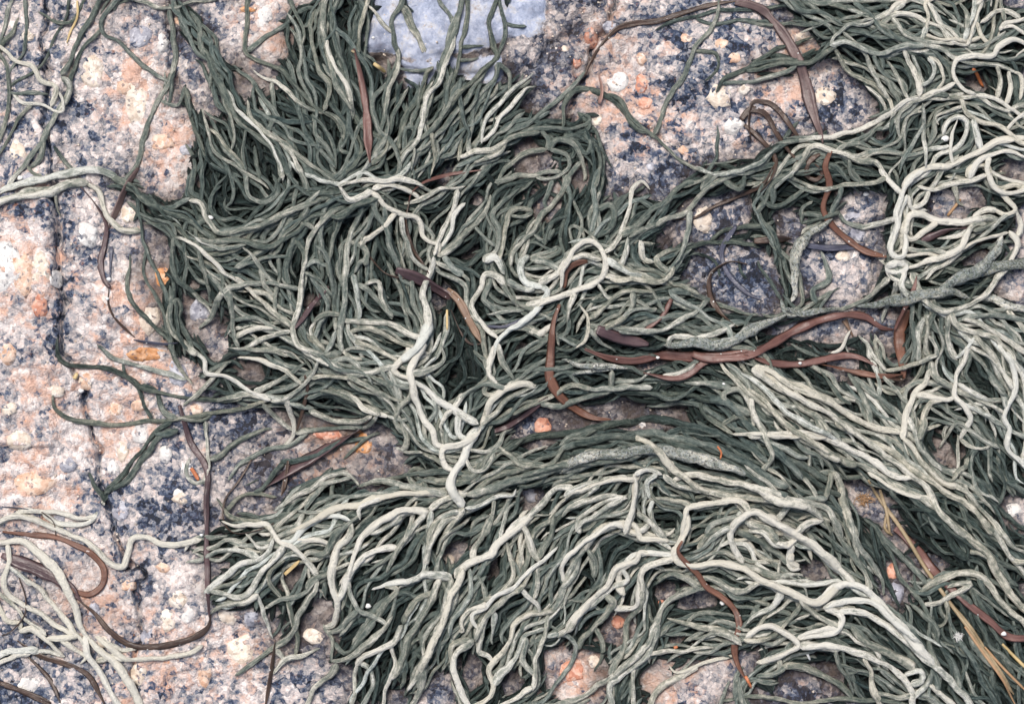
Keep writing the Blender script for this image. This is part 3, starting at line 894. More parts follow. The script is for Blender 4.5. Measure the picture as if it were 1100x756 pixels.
N .35 12: 780,340 860,420 960,480 1060,540
N .25 12: 820,400 900,460 1000,540 1100,600
@800,370
N .8 11: 0,90 90,140 180,190 230,220 300,260 380,320 480,390 560,450 640,510 700,570 740,640 800,700 860,755
N .9 10 y: 30,80 120,120 210,180 300,220 380,270 450,300 530,330 600,355
N .8 10: 600,360 650,410 700,480 750,530 820,570
N .8 11: 0,170 90,240 150,310 220,360 280,400 330,430 400,460
N .9 10: 0,355 120,355 220,350 320,370 400,400 480,440 560,500 640,540
N .7 10: 70,180 130,240 240,320 320,360
N .7 10: 180,180 250,260 300,330
N .8 11: 330,310 420,340 500,390 580,430 650,480 720,530 790,580 860,620 920,680 960,755
N .75 11: 400,450 500,500 580,560 680,600 740,640 800,700
N 1 9: 460,510 530,530 590,570 660,600 710,620
N .65 10: 250,410 330,430 440,470
L 1 9: 870,0 850,70 820,130 820,200 860,240 885,290 870,330 850,370
L 1 9: 700,100 705,150 660,200 630,290 600,390
L .95 9: 680,190 740,210 800,220 825,200
L .65 11: 670,80 720,50 740,45
L .85 9 y: 560,100 620,95 680,60
L .65 10: 730,70 750,130 820,170 900,210 1000,250
L .75 10: 830,160 910,200 1000,240
L .75 10: 850,220 920,270 1000,320 1100,370
L .95 11: 980,0 1040,70 1050,150 1040,210 1015,280 1040,330 1030,400 1090,455
L .9 10: 1020,20 1080,110 1100,170
L .8 10: 880,10 960,50 1010,110 1050,170
L .65 9: 870,340 830,310 800,360 770,410
L .8 10: 850,360 880,400 920,410 960,400
L .7 9: 770,180 720,230 700,300 710,330 770,310
L .65 10: 640,290 660,370 700,430 760,500
L .6 9: 670,280 690,310 700,370
L .55 10: 400,120 450,170 480,250 510,300
L .6 10: 430,130 500,190 570,260 640,340
L .5 11: 280,110 330,160 370,220 400,250
L .8 9: 480,0 530,80 550,100
L .7 9: 500,60 530,130 545,200
L .75 10: 560,150 600,200
L .65 9: 740,250 790,290 830,290
X .4 9: 960,430 1000,480 1020,560 1010,620
X .3 9: 880,430 890,500 950,560 1000,620
X .25 10: 900,560 960,620 1040,680 1100,720
X .5 9: 1040,530 1100,580
N .65 10: 800,540 830,500 870,480 860,440
N .75 12: 800,540 860,570 900,630 960,690 1010,755
O .65 14: 310,480 320,540 315,600
O .75 13: 350,480 370,550 380,640 430,755
O .8 10: 290,485 350,490
R .75 9: 210,520 260,560 280,590
R .7 9: 200,590 300,600
R .8 12: 0,540 80,570 160,600 240,620 310,640 350,700 380,755
R .6 9: 120,660 160,620 210,600
X .15 11: 560,570 640,660 700,755
X .2 11: 620,580 700,650 760,700
X .15 11: 660,640 720,720 780,755
X .3 9: 900,440 920,380 900,330
L .5 10: 930,90 1000,180 1010,250
L .6 10: 950,120 1010,180 1080,250
@0,550
S 1 11: 0,120 80,120 160,170 220,220 260,290 290,370 310,450 350,500 420,560 470,620 520,700 545,755
S 1 9: 330,480 340,560 380,620 420,690 460,750
S .95 8: 25,140 30,200 10,270 30,320 80,360 150,400 230,450 300,490 320,530 330,570 310,600
S .85 7: 90,270 150,310 200,370 260,430 300,480
S .95 8: 60,460 120,460 180,510 240,580
S .9 9: 180,510 240,500 310,490
S 1 9: 360,480 430,530 500,590 580,580 660,570 740,550 795,520
S .85 8: 380,580 440,570 500,565
S .85 9: 0,560 60,550 110,540 150,530
S 1 7: 0,590 60,560 110,555
S .85 7: 0,390 30,430 70,440 60,470
S .75 7: 0,330 60,380 100,430 180,470
S .7 7: 30,220 80,260 120,300
S .7 7: 240,580 180,560 120,570
S .8 7: 380,480 460,540 540,550
S .75 7: 230,510 300,550 380,590
S .65>.95 8: 0,45 60,20 130,25 210,60 280,90 340,120 390,170 430,205 480,215 500,170 520,110 570,105 640,130 720,125 780,90 800,75
@200,550
P .75 9: 0,205 60,190 120,150 190,140 260,150 310,170
P .65 8: 0,160 40,110 110,100 170,95
P .85 10: 70,320 110,290 170,240 220,200 290,180 340,150 370,110
P .6 8: 80,320 130,290 200,270 250,250
P .8 10: 90,310 160,310 220,320 260,300 300,240 350,180 390,130
P .7 8: 100,420 110,390 150,360 230,350 280,310
P .8 8: 280,310 300,370 320,440 340,500
P .95 9: 140,30 200,50 260,45 320,40 350,80 370,110 430,140 480,190 530,240
P 1 10: 370,120 420,110 470,60 550,20 640,5
P .75 9: 230,90 300,130 350,110
P 1 10: 450,120 510,105 570,120 600,125
P .95 11: 660,30 640,90 600,130 580,200 580,280 600,340 590,410 580,440 550,450 525,440
P 1 11: 900,0 870,0 770,30 700,90 670,150 640,230 620,290
P .9 12: 830,125 770,140 710,170 660,220 620,290 610,350
P .6 9: 470,300 510,260 580,230 640,180
P .55 9: 330,370 380,330 450,320 500,280 540,240
P .9>.5 10: 540,270 500,320 450,390 430,450 390,510 330,550 270,590 190,650
P .85 8: 370,550 400,590
P .85 10: 340,640 390,590 460,570 530,540
P .5 8: 420,350 420,430 440,500 430,555
P .65 9: 640,270 660,340 690,390 760,410 800,430
P .65 9: 390,170 340,220 340,270 380,310
P .5 9: 540,450 570,500 580,580
P .6 10: 540,490 600,460 640,420 680,380
P .7 12: 580,600 640,570 700,520 770,470 830,410
P .9 10: 670,600 700,560 780,520 830,490 850,430
P .7 9: 660,580 660,680 650,740
P .65 9: 690,600 720,620 735,680 700,750
P .8 10: 480,750 510,700 570,640 600,610
P .85 9: 800,520 830,590 790,680 780,755
P .95 12: 740,310 800,280 870,270 920,250 950,235 1060,240
P .7 10: 910,0 880,80 830,150 790,230
P .75 10: 970,0 960,90 950,170 940,230 900,280
P .6 10: 780,290 830,300 780,360 750,410
Q .6 12: 1000,270 960,360 910,440 860,560 820,660
Q .9 14: 1100,220 1050,310 1020,400 990,480 950,560 910,650
P .65 10: 1000,0 970,70 960,140
P .6 10: 950,290 900,350 850,430
Q .75 10: 1100,50 1020,100 980,160
Q .65 10: 1060,250 1000,400 940,500 930,600 880,700
Q .7 11: 950,600 930,690 900,755
Q .75 9: 1100,480 1050,530 1060,620 1100,680
P .5 10: 600,500 640,540 740,430
P .55 10: 820,150 760,200 700,240
P .55 10: 450,190 500,150 560,150 600,60
@400,550
Q 1 13: 640,0 560,60 500,120 470,170 380,200 330,240
Q .85 9: 590,50 620,110 640,160 660,190
Q .75 9: 500,170 530,110 550,180 550,260 500,320 450,350
Q .8 9: 450,340 380,380 355,420 360,460 340,460
Q .75 10: 330,250 320,320 290,390 260,440 230,540 200,620 180,690
Q .95 9: 740,150 660,190 600,240 560,290 500,320 450,370 400,400 410,440
Q .7 9: 640,210 600,280 560,310
Q .85 10: 580,310 530,330 480,380 440,420 400,490
Q .9 10: 580,310 620,340 650,370 660,400
Q .75 10: 500,370 450,420 430,480 420,540 460,560 490,590
Q .75 9: 500,400 480,440 460,490 465,520
Q .95 11: 400,490 340,530 320,590 340,670 380,755
Q .85 12: 700,380 620,400 560,440 540,500 490,570 460,620 470,690 440,740
Q .75 11: 660,450 600,480 570,550 510,620 490,680
Q .8 10: 690,420 660,540 640,590 640,680
Q .65 9: 620,500 600,580 630,640
Q .85 9: 640,690 600,700 560,730 510,755
Q .7 9: 900,60 860,110 800,200 770,260 740,330 720,380
Q 1 9: 1000,60 940,45 870,90 820,130 750,200 740,270
Q .8 9: 820,170 800,230 750,300 770,350
Q .65 9: 850,180 880,230 890,250
Q .9 11: 1100,150 1050,150 1030,190 960,220 920,280 850,350 800,410 760,470
Q .9 11: 720,490 790,465
Q .9 10: 1100,200 1070,220 1050,300 1040,370 960,400
Q .65 10: 930,320 960,360 900,430 840,490 820,550
Q .6 10: 1080,300 1020,440 980,560 930,640
Q .75 11: 1100,480 1040,560 960,640 870,700 800,750
Q .7 10: 1000,600 950,660 940,755
Q .6 9: 700,500 760,490 800,540 780,620 720,680 660,755
Q .6 9: 900,470 910,560 900,640
Q .65 9: 650,190 640,230 650,330
Q .75 10: 320,0 270,60 230,120 210,200
Q .65 9: 410,240 440,300 440,340
Q .65 8: 470,0 430,90 380,170
Q .9 10: 1020,190 970,240 990,330 960,300
Q .55 10: 840,130 880,200 860,270
Q .5 10: 560,180 580,260 570,340
Q .5 10: 650,180 700,90 720,20
@600,550
R 1 13: 500,0 490,60 465,110 450,150 470,190 530,205 620,195 700,215 780,260 850,290 930,320 1010,355 1100,290
R .95 12: 430,130 380,100 320,100 290,60 220,45 150,80 90,150
R .85 10: 430,160 350,155 290,170 250,220 270,260 210,290 150,350 100,390 30,450
R .9 10: 440,190 360,210 330,240 325,310 290,350
R .8 9: 300,0 360,40 430,110
R .95 11: 740,0 690,40 670,90 690,140 730,180
R .95 12: 780,0 850,40 930,80 1000,130 1100,220
R 1 9: 820,80 850,110 900,130 940,100
R .75 9: 940,80 970,40 1040,20
R .6 9: 530,130 590,80 640,50
R .65 10: 500,150 560,130 620,80 670,60
R .95 9: 930,140 900,180 910,220 950,230
R .65 10: 380,270 440,240 490,250 560,280
R .65 10: 530,250 600,260 680,310 730,310 780,270
R .75 10: 860,310 830,370 760,400 730,430
R .8 10: 430,410 520,440 600,460 690,480
R .6 9: 500,410 580,390 660,400 700,420
R .8 9: 330,580 420,560 520,540 620,545
R .9 9: 440,600 470,630 560,600 650,580 700,560
R .75 8: 570,500 610,480 670,490 690,510
R .7 12: 560,300 480,330 420,370 380,440 340,530 260,600 200,680
Q .75 11: 400,440 350,560 280,620 200,670 210,755
R .95 9: 720,490 780,450 830,440 880,470 920,490 940,520 900,550 780,600
R .9 10: 930,490 1020,460 1100,430
R .7 10: 720,520 800,500 870,470
R .75 9: 950,510 1030,520 1100,540
R .6 9: 860,450 910,400 950,350
R .7 9: 300,620 290,680 300,740
R .75 9: 360,755 420,690 500,640 560,620
R .6 9: 640,755 670,660
R .65 9: 700,640 720,755
R .65 8: 780,650 870,620 870,580
R .6 10: 880,590 960,610 1100,680
R .75 9: 870,270 940,240 960,250
R .7 10: 700,200 790,230 870,270
R .6 11: 930,340 1010,400 1100,450
R .5 10: 700,60 780,110 860,160 900,200
R .65 10: 730,40 800,60 860,110
R .5 10: 620,290 700,340 800,330
@800,550
N .8 12: 750,0 830,60 900,130 960,190 1000,260 1050,340 1100,390
N .75 10: 910,0 960,60 1010,130 1060,200 1100,240
N .75 9: 960,20 1040,110 1100,160
N .8 10: 680,320 740,270 820,230 900,230 950,280 1000,350 1060,400 1100,430
N .85 9: 700,345 760,345 830,300 870,270 780,280
N .6 7: 800,350 780,430 740,460
N .65 9: 870,290 900,340
N .8 8: 1100,200 1030,200
N .95 11: 870,140 920,150 950,170
X .4 9: 460,20 520,80 580,180 620,260 680,340 710,430 720,520 760,600
X .65 10: 400,0 430,100 480,180 530,250 550,320
X .5 9: 500,60 580,140 640,200 700,270
X .5 10: 920,500 1000,560 1100,640
X .5 9: 850,440 900,530 980,620 1060,700
X .4 9: 760,520 800,580 850,680
X .15 11: 700,0 780,80 840,190
X .15 11: 760,40 850,130 860,200
X .2 11: 900,330 980,400 1060,470
X .35 9: 1000,560 1040,640 1100,720
R 1 13: 0,230 90,270 180,310 270,350 340,290 400,275 460,300 530,360 600,440 660,510 740,590
R .95 12: 290,360 360,350 430,340 500,350 540,400 620,460 700,550
R .85 12: 370,370 450,390 530,430 620,500 720,600 800,660 850,720 880,755
R .9 10: 300,370 370,400 370,440 340,470 260,480 200,490
R .95 10: 0,490 80,440 130,450 200,500 190,540 120,570 50,600
R .9 11: 220,515 330,520 430,545 530,590 600,640 650,700 660,755
R .85 12: 650,720 700,680 740,610
R .95 12: 740,670 780,720 800,740
R .75 12: 630,620 680,620 690,650 660,660
R .85 10: 440,600 490,630 500,700 530,755
R .65 13: 400,450 470,500 560,540 650,600
R .65 9: 520,690 600,720 640,700
R .6 9: 360,580 400,600 440,620 400,640
R .5 9: 330,540 380,630 440,700
R .9 12: 60,0 150,60 230,110 300,170 370,220 420,270
R .9 11: 0,60 60,70 110,120 170,120 220,80
R .65 10: 220,70 270,20 330,30
O .6 12: 330,0 370,90 420,170 490,290
R .95 9: 180,150 170,190 200,230
R .5 8: 20,640 100,640 150,600
R .65 10: 130,590 220,600 330,660 440,720
R .6 8: 260,755 350,740 480,745
R .5 9: 500,440 560,500
@800,550
X .3 9: 830,300 900,420 960,520 1040,640 1090,720
X .4 8: 780,380 840,500 900,600 960,700 990,755
X .2 10: 900,260 960,330 1030,400 1100,450
X .35 8: 720,420 760,500 800,600 820,700 860,755
X .25 9: 880,520 940,640 1000,755
X .2 9: 640,420 700,520 740,620 760,700
X .15 10: 480,60 520,160 560,260 600,380
X .2 9: 560,380 620,480 680,560"""
BLADES = r"""@200,0
red 11 3.1 reddish brown upright blade crossing the dark green strands below the blue quartz: 665,200 690,300 715,450 725,600 730,650
@400,0
red 7 4.2 short reddish brown blade with a square cut end above the pale arching frond: 430,672 300,690 210,720 160,760 145,800
dark 4.5 4.15 thin dark blade trailing down from the short reddish blade: 150,790 138,840 135,890 160,980 200,1040 225,1080
dark 6 2.6 dark brown thin blade arching along the crack at the top right: 840,290 860,240 900,180 960,110 1040,85 1130,75 1210,50 1310,20 1420,0 1480,0
pink 9 3 small pinkish brown scrap beside the white crystal: 895,290 905,350 895,405
@600,0
mauve 14 4 broad mauve brown blade hanging down over the upper right rock: 700,0 800,30 850,80 900,150 940,230 970,310 990,400 1010,470 1030,535 1035,570
dark 6 3.3 thin curled brown blade looped below the yellowish crystal: 720,470 760,430 820,450 860,520 900,590 935,640
dark 7 3.4 brown blade arched over the looped one below the yellowish crystal: 760,550 752,480 765,405 800,400 840,410 890,460 945,550
dark 6 2.6 narrow brown blade bent downward to the dark knot on the upper right rock: 735,490 790,540 830,590 850,640 830,710 790,760
@800,0
dark 7 2.5 dark curl of blade sitting in the weed at the foot of the mauve blade: 290,610 250,640 240,690 280,710 300,680 270,650
@600,180
dark 6 2.6 thin dark blade lying over the oval cream crystal: 450,205 540,195 620,150 720,110 800,70 840,0
dark 9 3 dark brown hooked blade on bare rock right of the centre tangle: 745,380 680,370 620,400 595,440 600,520 640,580 700,630
blue 5 2.5 slender blue grey blade crossing the hooked brown blade: 700,230 650,310 650,370 680,430 740,490 805,525
red 8 2.6 short dark red blade slanting down through the weed below the centre right rock: 440,520 400,590 320,650
dark 9 2 brown blade end lying flat beside the thick bare stalk: 770,290 850,285 920,280
@800,180
rust 11 3.6 rusty brown twisted blade curling down right of the mauve blade: 330,-60 310,0 330,70 310,160 350,230 420,290 480,330 560,355
blue 8 2 blue grey blade lying behind the twisted rusty blade: 240,305 320,315 400,312 480,300
purple 9 2.3 dark purple blade under the pale strands at the right: 690,290 800,250 900,235
red 12 4.2 long reddish blade arching from the centre to the knot of strands at the right: -210,735 -140,750 0,740 90,700 200,640 300,600 400,580 480,590 540,630 590,638
red 10 4.4 glossy reddish blade rising steeply to the pale knot: 590,640 620,560 650,480 662,430
rust 12 3.2 broad reddish brown blade hanging down under the pale knot: 640,560 615,650 620,755 628,830
tan 9 3 torn orange tan scrap beneath the long reddish arch: 395,600 430,665
@600,370
red 11 4.1 reddish blade pointing left with a tapered tip beside the long arch: 100,18 200,55 300,65 400,45 500,50 600,50 680,42 760,20 830,-10
red 8 4 narrow reddish blade branching down left below the long arch: 330,110 430,130 500,120 570,70 650,40 720,30
red 9 4.15 reddish blade fading right across the tops of the straw coloured strands: 720,35 830,70 930,78 1030,62 1110,45 1180,50 1250,85
rust 7 3.9 thin straight reddish blade beneath the right end of the long arch: 970,70 1070,85 1190,112 1280,126 1355,118
@400,180
rust 10 3.8 orange brown blade curving down to a blunt end at the middle: 735,540 710,620 700,755 700,830 740,900 800,950 870,985 940,990
rust 11 3.5 short orange brown blade inside the white strand loop: 748,475 765,410 800,382 845,373
purple 15 3.3 purple brown leaf scrap left of the white contorted frond: 95,408 180,440 270,490 330,530
tan 12 3.5 tan split leaf scrap hanging below the purple one: 295,478 345,530 385,610 430,690
dark 4 3.4 thin brown sliver beside the tan leaf scrap: 310,560 350,650 390,695 450,690
purple 11 3.3 purple brown leaf scrap left end of the long reddish blade: 880,638 960,668 1085,697
blue 5 3 dark wet sliver under the white contorted frond: 440,625 530,625 640,575
@400,370
purple 9 2.7 dark purple blade above the coral crystal: 480,340 560,305 620,262 690,205
@600,550
rust 8 4.3 zigzag red brown blade lying over the lower fan of strands: 480,105 465,150 520,215 545,240 580,290 640,330 690,380 708,440 692,510 702,590 755,688
@0,180
purple 9 3 dark purple blade bending down on the left rock: 310,70 370,140 415,220 410,300 395,370 410,440 435,475
mauve 12 2.6 short mauve blade crossing under the pale strand on the left rock: 540,0 490,90 455,170 425,240
blue 6 2.8 narrow grey blade stub with a white glint on the left rock: 435,310 435,440
dark 3.5 2.8 hair thin dark blade trailing down the left rock: 430,480 430,540 460,600 530,670
blue 8 3 grey purple blade end lying beside the orange patch of rock: 525,678 590,690 650,695 700,690
@0,370
purple 8 3.3 long straight purple blade running down the left rock: 700,240 720,310 745,390 800,470 815,530 810,620 815,760 822,900 828,1070
blue 9 2.8 dark blue blade entering at the left edge: 0,640 60,645 125,658
dark 3.5 3.5 hair thin dark blade curving over the cream strands at the left edge: 160,660 205,700 215,755
@0,550
dark 7 3.2 dark brown blade sweeping round the lower left rock: 832,400 820,450 770,490 680,520 580,535 500,520 430,470 370,400 310,350
rust 7 2.7 orange brown blade looping back beside the white weed at lower left: 0,80 100,90 210,100 290,130 350,160 402,220 400,285 350,325 290,310 240,290
purple 16 2.4 wide dark blade lying under the white weed at lower left: 0,170 80,200 180,240 260,290 340,380
dark 8 2.5 speckled dark blade in the lower left corner: 60,510 150,570 250,600 340,640 390,720 410,760
dark 10 2.3 dark blade cut by the bottom edge in the lower left corner: 0,670 100,710 200,755
dark 5 2.4 narrow dark blade near the lower left corner: 90,560 190,660 240,755
dark 3.5 3.6 hair thin dark blade curving across the white weed: 70,260 95,340 90,410 40,470 0,490
@200,370
dark 3.5 3.2 thin hooked brown blade in the wet hollow: 250,455 200,540 150,610 145,690 190,740 280,730 350,700
dark 5 3 wet dark blade sliver below the yellow tipped strand: 395,460 385,540 370,600
dark 5 2.5 dark blade sliver above the yellow tipped strand: 470,120 480,170 460,250 430,340
purple 16 1.5 broad dark purple blade pressed on the wet hollow: 690,340 600,380 500,440 400,500 300,570
@200,550
dark 7 3.2 narrow brown blade pointing down at the bottom edge: 350,505 335,620 310,760
@200,180
purple 6 2.9 purple blade sliver through the centre left strands: 565,470 500,540 460,600 410,650
dark 4 2 black sliver in the dark gap left of centre: 690,300 740,370 790,420 860,440
@800,370
dark 9 2.6 dark blade end under the right ends of the reddish blades: 520,150 560,130 620,135 640,110
@800,550
red 11 2.8 reddish brown blade running to the lower right corner: 590,60 680,150 760,250 850,340 950,420 1020,480 1095,490 1160,480"""
BITS = r"""@800,370
straw 5 3 long yellow straw slanting to the lower right corner: 480,530 540,620 620,735 690,850 760,960 840,1070 930,1200 1040,1360
straw 4 3.1 short orange straw leaning beside the long yellow straw: 530,570 555,650 570,745
straw 4 2.9 pale straw parallel below the long yellow straw: 800,1010 880,1110 960,1230 1050,1370
@800,550
gold 4.5 3.2 bright yellow straw at the lower right corner: 1000,510 1050,560 1105,615
straw 4 2.9 brown stem beside the coral pebble at lower right: 560,0 550,60 580,90
orange 4 3.2 orange sliver at the bottom edge: 0,640 10,660 22,686
white 3 4 short white bristle over the lower fan: 238,545 256,580
@800,0
orange 4.5 3.4 bright orange sliver in the upper right tangle: 890,275 915,300 945,340
@600,370
orange 2.6 4.4 tiny curved red fibre on the thick grey arc: 615,395 630,420 626,445
@200,550
gold 4.5 3.5 small golden flake between the lower left strands: 393,240 420,215 452,185
@200,0
gold 5 3.3 small cream straw chip beside the top reddish blade: 740,255 785,285
straw 3 3.4 pale fibre on the top of the upright blade: 655,208 668,216
@0,370
orange 5 2.6 small orange chip on the left rock beside the purple blade: 748,488 760,505 778,535
gold 5 2.6 tiny yellow chip on the left rock: 286,135 296,112
@400,180
gold 3 3 thin yellow fibre left of the white contorted frond: 295,560 296,640
@0,0
gold 3 3 yellow brown fibre in the upper left strands: 300,0 300,60 270,120 255,165
@800,180
tan 4 3.4 short tan twig in the right tangle: 800,190 850,125
@600,550
orange 4 3.4 tiny orange chip low in the centre strands: 455,535 470,530
@800,550
tan 3.5 3 greyish dry stem running beside the long yellow straw: 850,440 920,540 1000,650 1060,755
tan 3.5 2.9 second greyish dry stem nearest the lower right corner: 930,520 1000,600 1100,700"""

def read_points(s, ox, oy):
    return np.array([[ox + float(a) * K, oy + float(b) * K] for a, b in (q.split(',') for q in s.split())])

def catmull(P, step=2.6):
    if len(P) == 2: P = np.array([P[0], (P[0] + P[1]) / 2, P[1]])
    Q = np.vstack([2 * P[0] - P[1], P, 2 * P[-1] - P[-2]])
    out = []
    for i in range(1, len(Q) - 2):
        p0, p1, p2, p3 = Q[i - 1], Q[i], Q[i + 1], Q[i + 2]
        n = max(2, int(np.hypot(*(p2 - p1)) / step))
        t = (np.arange(n) / n)[:, None]
        a = (2 * p1 + (p2 - p0) * t + (2 * p0 - 5 * p1 + 4 * p2 - p3) * t ** 2 + (3 * p1 - p0 - 3 * p2 + p3) * t ** 3) / 2
        out.append(a)
    out.append(Q[-2:-1])
    return np.vstack(out)

def smooth1(a, sigma, step=2.6):
    k = max(1, int(3 * sigma / step)); x = np.arange(-k, k + 1) * step
    w = np.exp(-x * x / (2 * sigma * sigma)); w /= w.sum()
    return np.convolve(np.pad(a, k, mode='edge'), w, mode='valid')

def noise1(n, lam, step=2.6):
    return smooth1(RNG.standard_normal(n), lam / 2.5, step) * math.sqrt(max(1.0, lam / 2.5 * 3.5 / step))

def extend(P):
    """carry a strand that reaches the frame on beyond it"""
    P = [p for p in P]
    for end in (0, -1):
        p = P[end]
        if p[0] < 3 or p[0] > 1096 or p[1] < 3 or p[1] > 751:
            q = P[1] if end == 0 else P[-2]
            v = (p - q) / (np.hypot(*(p - q)) + 1e-6)
            cur = p
            for _ in range(3):
                v = v + RNG.normal(0, .18, 2); v /= np.hypot(*v)
                cur = cur + v * 30
                if end == 0: P.insert(0, cur)
                else: P.append(cur)
    return np.array(P)

strands = []
ox = oy = 0
for ln in STRANDS.strip().splitlines():
    if ln.startswith('@'):
        ox, oy = map(float, ln[1:].split(',')); continue
    head, pts = ln.split(':')
    h = head.split()
    tone = [float(v) for v in h[1].split('>')]
    if len(tone) == 1: tone = [tone[0], tone[0]]
    flags = h[3:]
    P = extend(read_points(pts, ox, oy))
    C = catmull(P)
    n = len(C)
    if n < 4: continue
    T = np.gradient(C, axis=0); T /= np.hypot(T[:, 0], T[:, 1])[:, None] + 1e-6
    nrm = np.stack([-T[:, 1], T[:, 0]], 1)
    C = C + nrm * (noise1(n, 9) * .35 + noise1(n, 15) * .6 + noise1(n, 30) * 1.0)[:, None]
    t0 = np.linspace(tone[0], tone[1], n); t0 = t0 + .06 * np.clip((t0 - .55) / .3, 0, 1) + .08 * np.clip((t0 - .82) / .1, 0, 1) + (.06 if h[0] in 'SKJ' else 0) + (.09 if h[0] in 'CDFT' else .12 if h[0] == 'S' else 0) + noise1(n, 40) * .05
    w = float(h[2])
    strands.append(dict(tuft=h[0], C=C, tone=t0, r=((1.3 + .48 * w) if 'r' not in flags else .66 * w) / 2 * (1.2 if h[0] in 'SB' else 1.0), crust=1.0 if 'r' in flags else 0.0, hue=0.9 if 'y' in flags else RNG.normal(.55 if h[0] == 'N' else .18, .35),
                        key=1.0 + (tone[0] + tone[1]) * 1.35 + RNG.normal(0, .18) + (.9 if 'r' in flags and h[0] in 'MK' else 0), filler=0))

# ends that meet another strand grow out of it; the others are free tips
allp = np.vstack([s['C'] for s in strands]); own = np.concatenate([np.full(len(s['C']), i) for i, s in enumerate(strands)])
idx = np.concatenate([np.arange(len(s['C'])) for s in strands])
for i, s in enumerate(strands):
    s['j'] = [None, None]
    for e in (0, 1):
        p = s['C'][0 if e == 0 else -1]
        if not (-5 < p[0] < 1105 and -5 < p[1] < 761): s['j'][e] = 'out'; continue
        d = np.hypot(allp[:, 0] - p[0], allp[:, 1] - p[1]); d[own == i] = 1e9
        k = int(np.argmin(d))
        if d[k] < 8.5:
            s['j'][e] = (int(own[k]), int(idx[k]))
            n = len(s['C']); q = allp[k] - p
            w = np.clip(1 - np.arange(n) / 7.0, 0, 1) ** 2
            if e: w = w[::-1]
            s['C'] = s['C'] + w[:, None] * q * .9
            w = np.clip(1 - np.arange(n) / 12.0, 0, 1); w = (w[::-1] if e else w) * .5
            s['tone'] = s['tone'] * (1 - w) + w * strands[int(own[k])]['tone'][min(int(idx[k]), len(strands[int(own[k])]['tone']) - 1)]

# ---------------------------------------------------------------- direction field and fillers grown along it
G = 6.0
gw, gh = int(W / G) + 1, int(H / G) + 1
fxx = np.zeros((gh, gw)); fxy = np.zeros((gh, gw)); dens = np.zeros((gh, gw)); tsum = np.zeros((gh, gw))
SPARSE = {'A': .15, 'B': .0, 'T': .0, 'S': .0, 'U': .0, 'V': .15, 'W': .8, 'C': .85, 'D': 1.1, 'E': 1.2, 'F': 1.15, 'G': 1.3, 'H': 1.3, 'I': 1.3,
          'J': 1.0, 'K': .7, 'L': 1.4, 'M': 1.0, 'N': 1.2, 'O': 1.3, 'P': 1.0, 'Q': 1.1, 'R': 1.0, 'X': 1.1}
for s in strands:
    C = s['C'][::2]; T = np.gradient(s['C'], axis=0)[::2]
    T /= np.hypot(T[:, 0], T[:, 1])[:, None] + 1e-6
    gx = ((C[:, 0] - X0) / G).astype(int); gy = ((C[:, 1] - Y0) / G).astype(int)
    ok = (gx > 0) & (gx < gw - 1) & (gy > 0) & (gy < gh - 1)
    wgt = SPARSE[s['tuft']]
    if wgt <= 0: continue
    np.add.at(fxx, (gy[ok], gx[ok]), (T[ok, 0] ** 2 - T[ok, 1] ** 2))
    np.add.at(fxy, (gy[ok], gx[ok]), (2 * T[ok, 0] * T[ok, 1]))
    np.add.at(dens, (gy[ok], gx[ok]), min(1.0, wgt))
    np.add.at(tsum, (gy[ok], gx[ok]), s['tone'][::2][ok] * min(1.0, wgt))

def gblur(a, sg):
    k = int(3 * sg); x = np.arange(-k, k + 1); w = np.exp(-x * x / (2 * sg * sg)); w /= w.sum()
    a = np.apply_along_axis(lambda v: np.convolve(np.pad(v, k, mode='edge'), w, mode='valid'), 0, a)
    return np.apply_along_axis(lambda v: np.convolve(np.pad(v, k, mode='edge'), w, mode='valid'), 1, a)
fxx = gblur(fxx, 2.4); fxy = gblur(fxy, 2.4)
tsum = gblur(tsum, 3.0); dsum = gblur(dens, 3.0)
cover = gblur((gblur(dens, 1.5) > .26).astype(float), 1.2)
reg_tone = tsum / (dsum + 1e-5)
# hollows where the photograph shows bare rock between strands
HOLES = [(500, 28, 58, 36), (415, 40, 22, 34), (262, 85, 10, 14), (150, 300, 26, 60), (583, 457, 26, 14), (680, 448, 60, 14), (570, 532, 14, 12), (620, 725, 34, 26), (664, 672, 16, 16), (336, 684, 26, 18), (213, 333, 18, 20),
         (280, 70, 16, 22), (790, 300, 44, 34), (900, 280, 26, 22), (440, 60, 30, 28), (350, 470, 70, 26), (400, 500, 30, 22), (870, 730, 34, 26), (957, 625, 16, 26), (770, 110, 70, 40),
         (920, 235, 26, 14), (1090, 547, 18, 14), (585, 220, 14, 12), (565, 165, 16, 20), (620, 185, 10, 14), (300, 700, 24, 18), (330, 740, 18, 14), (755, 235, 36, 26), (520, 60, 40, 24)]
gyy, gxx = np.mgrid[0:gh, 0:gw]
for hx, hy, hrx, hry in [(240, 165, 34, 50), (262, 208, 52, 24), (512, 190, 34, 22),  (492, 368, 40, 56), (640, 372, 70, 20), (790, 395, 90, 22), (430, 270, 50, 60), (400, 330, 40, 40), (560, 395, 60, 26), (850, 372, 80, 16),  (1050, 690, 60, 60), (1010, 560, 50, 40),  (345, 190, 40, 30), (540, 300, 60, 40), (650, 560, 80, 60), (470, 240, 40, 40)]:
    cover[(((gxx * G + X0 - hx) / hrx) ** 2 + ((gyy * G + Y0 - hy) / hry) ** 2) < 1] = 1
for hx, hy, hrx, hry in HOLES:
    m = (((gxx * G + X0 - hx) / hrx) ** 2 + ((gyy * G + Y0 - hy) / hry) ** 2) < 1
    cover[m] = 0

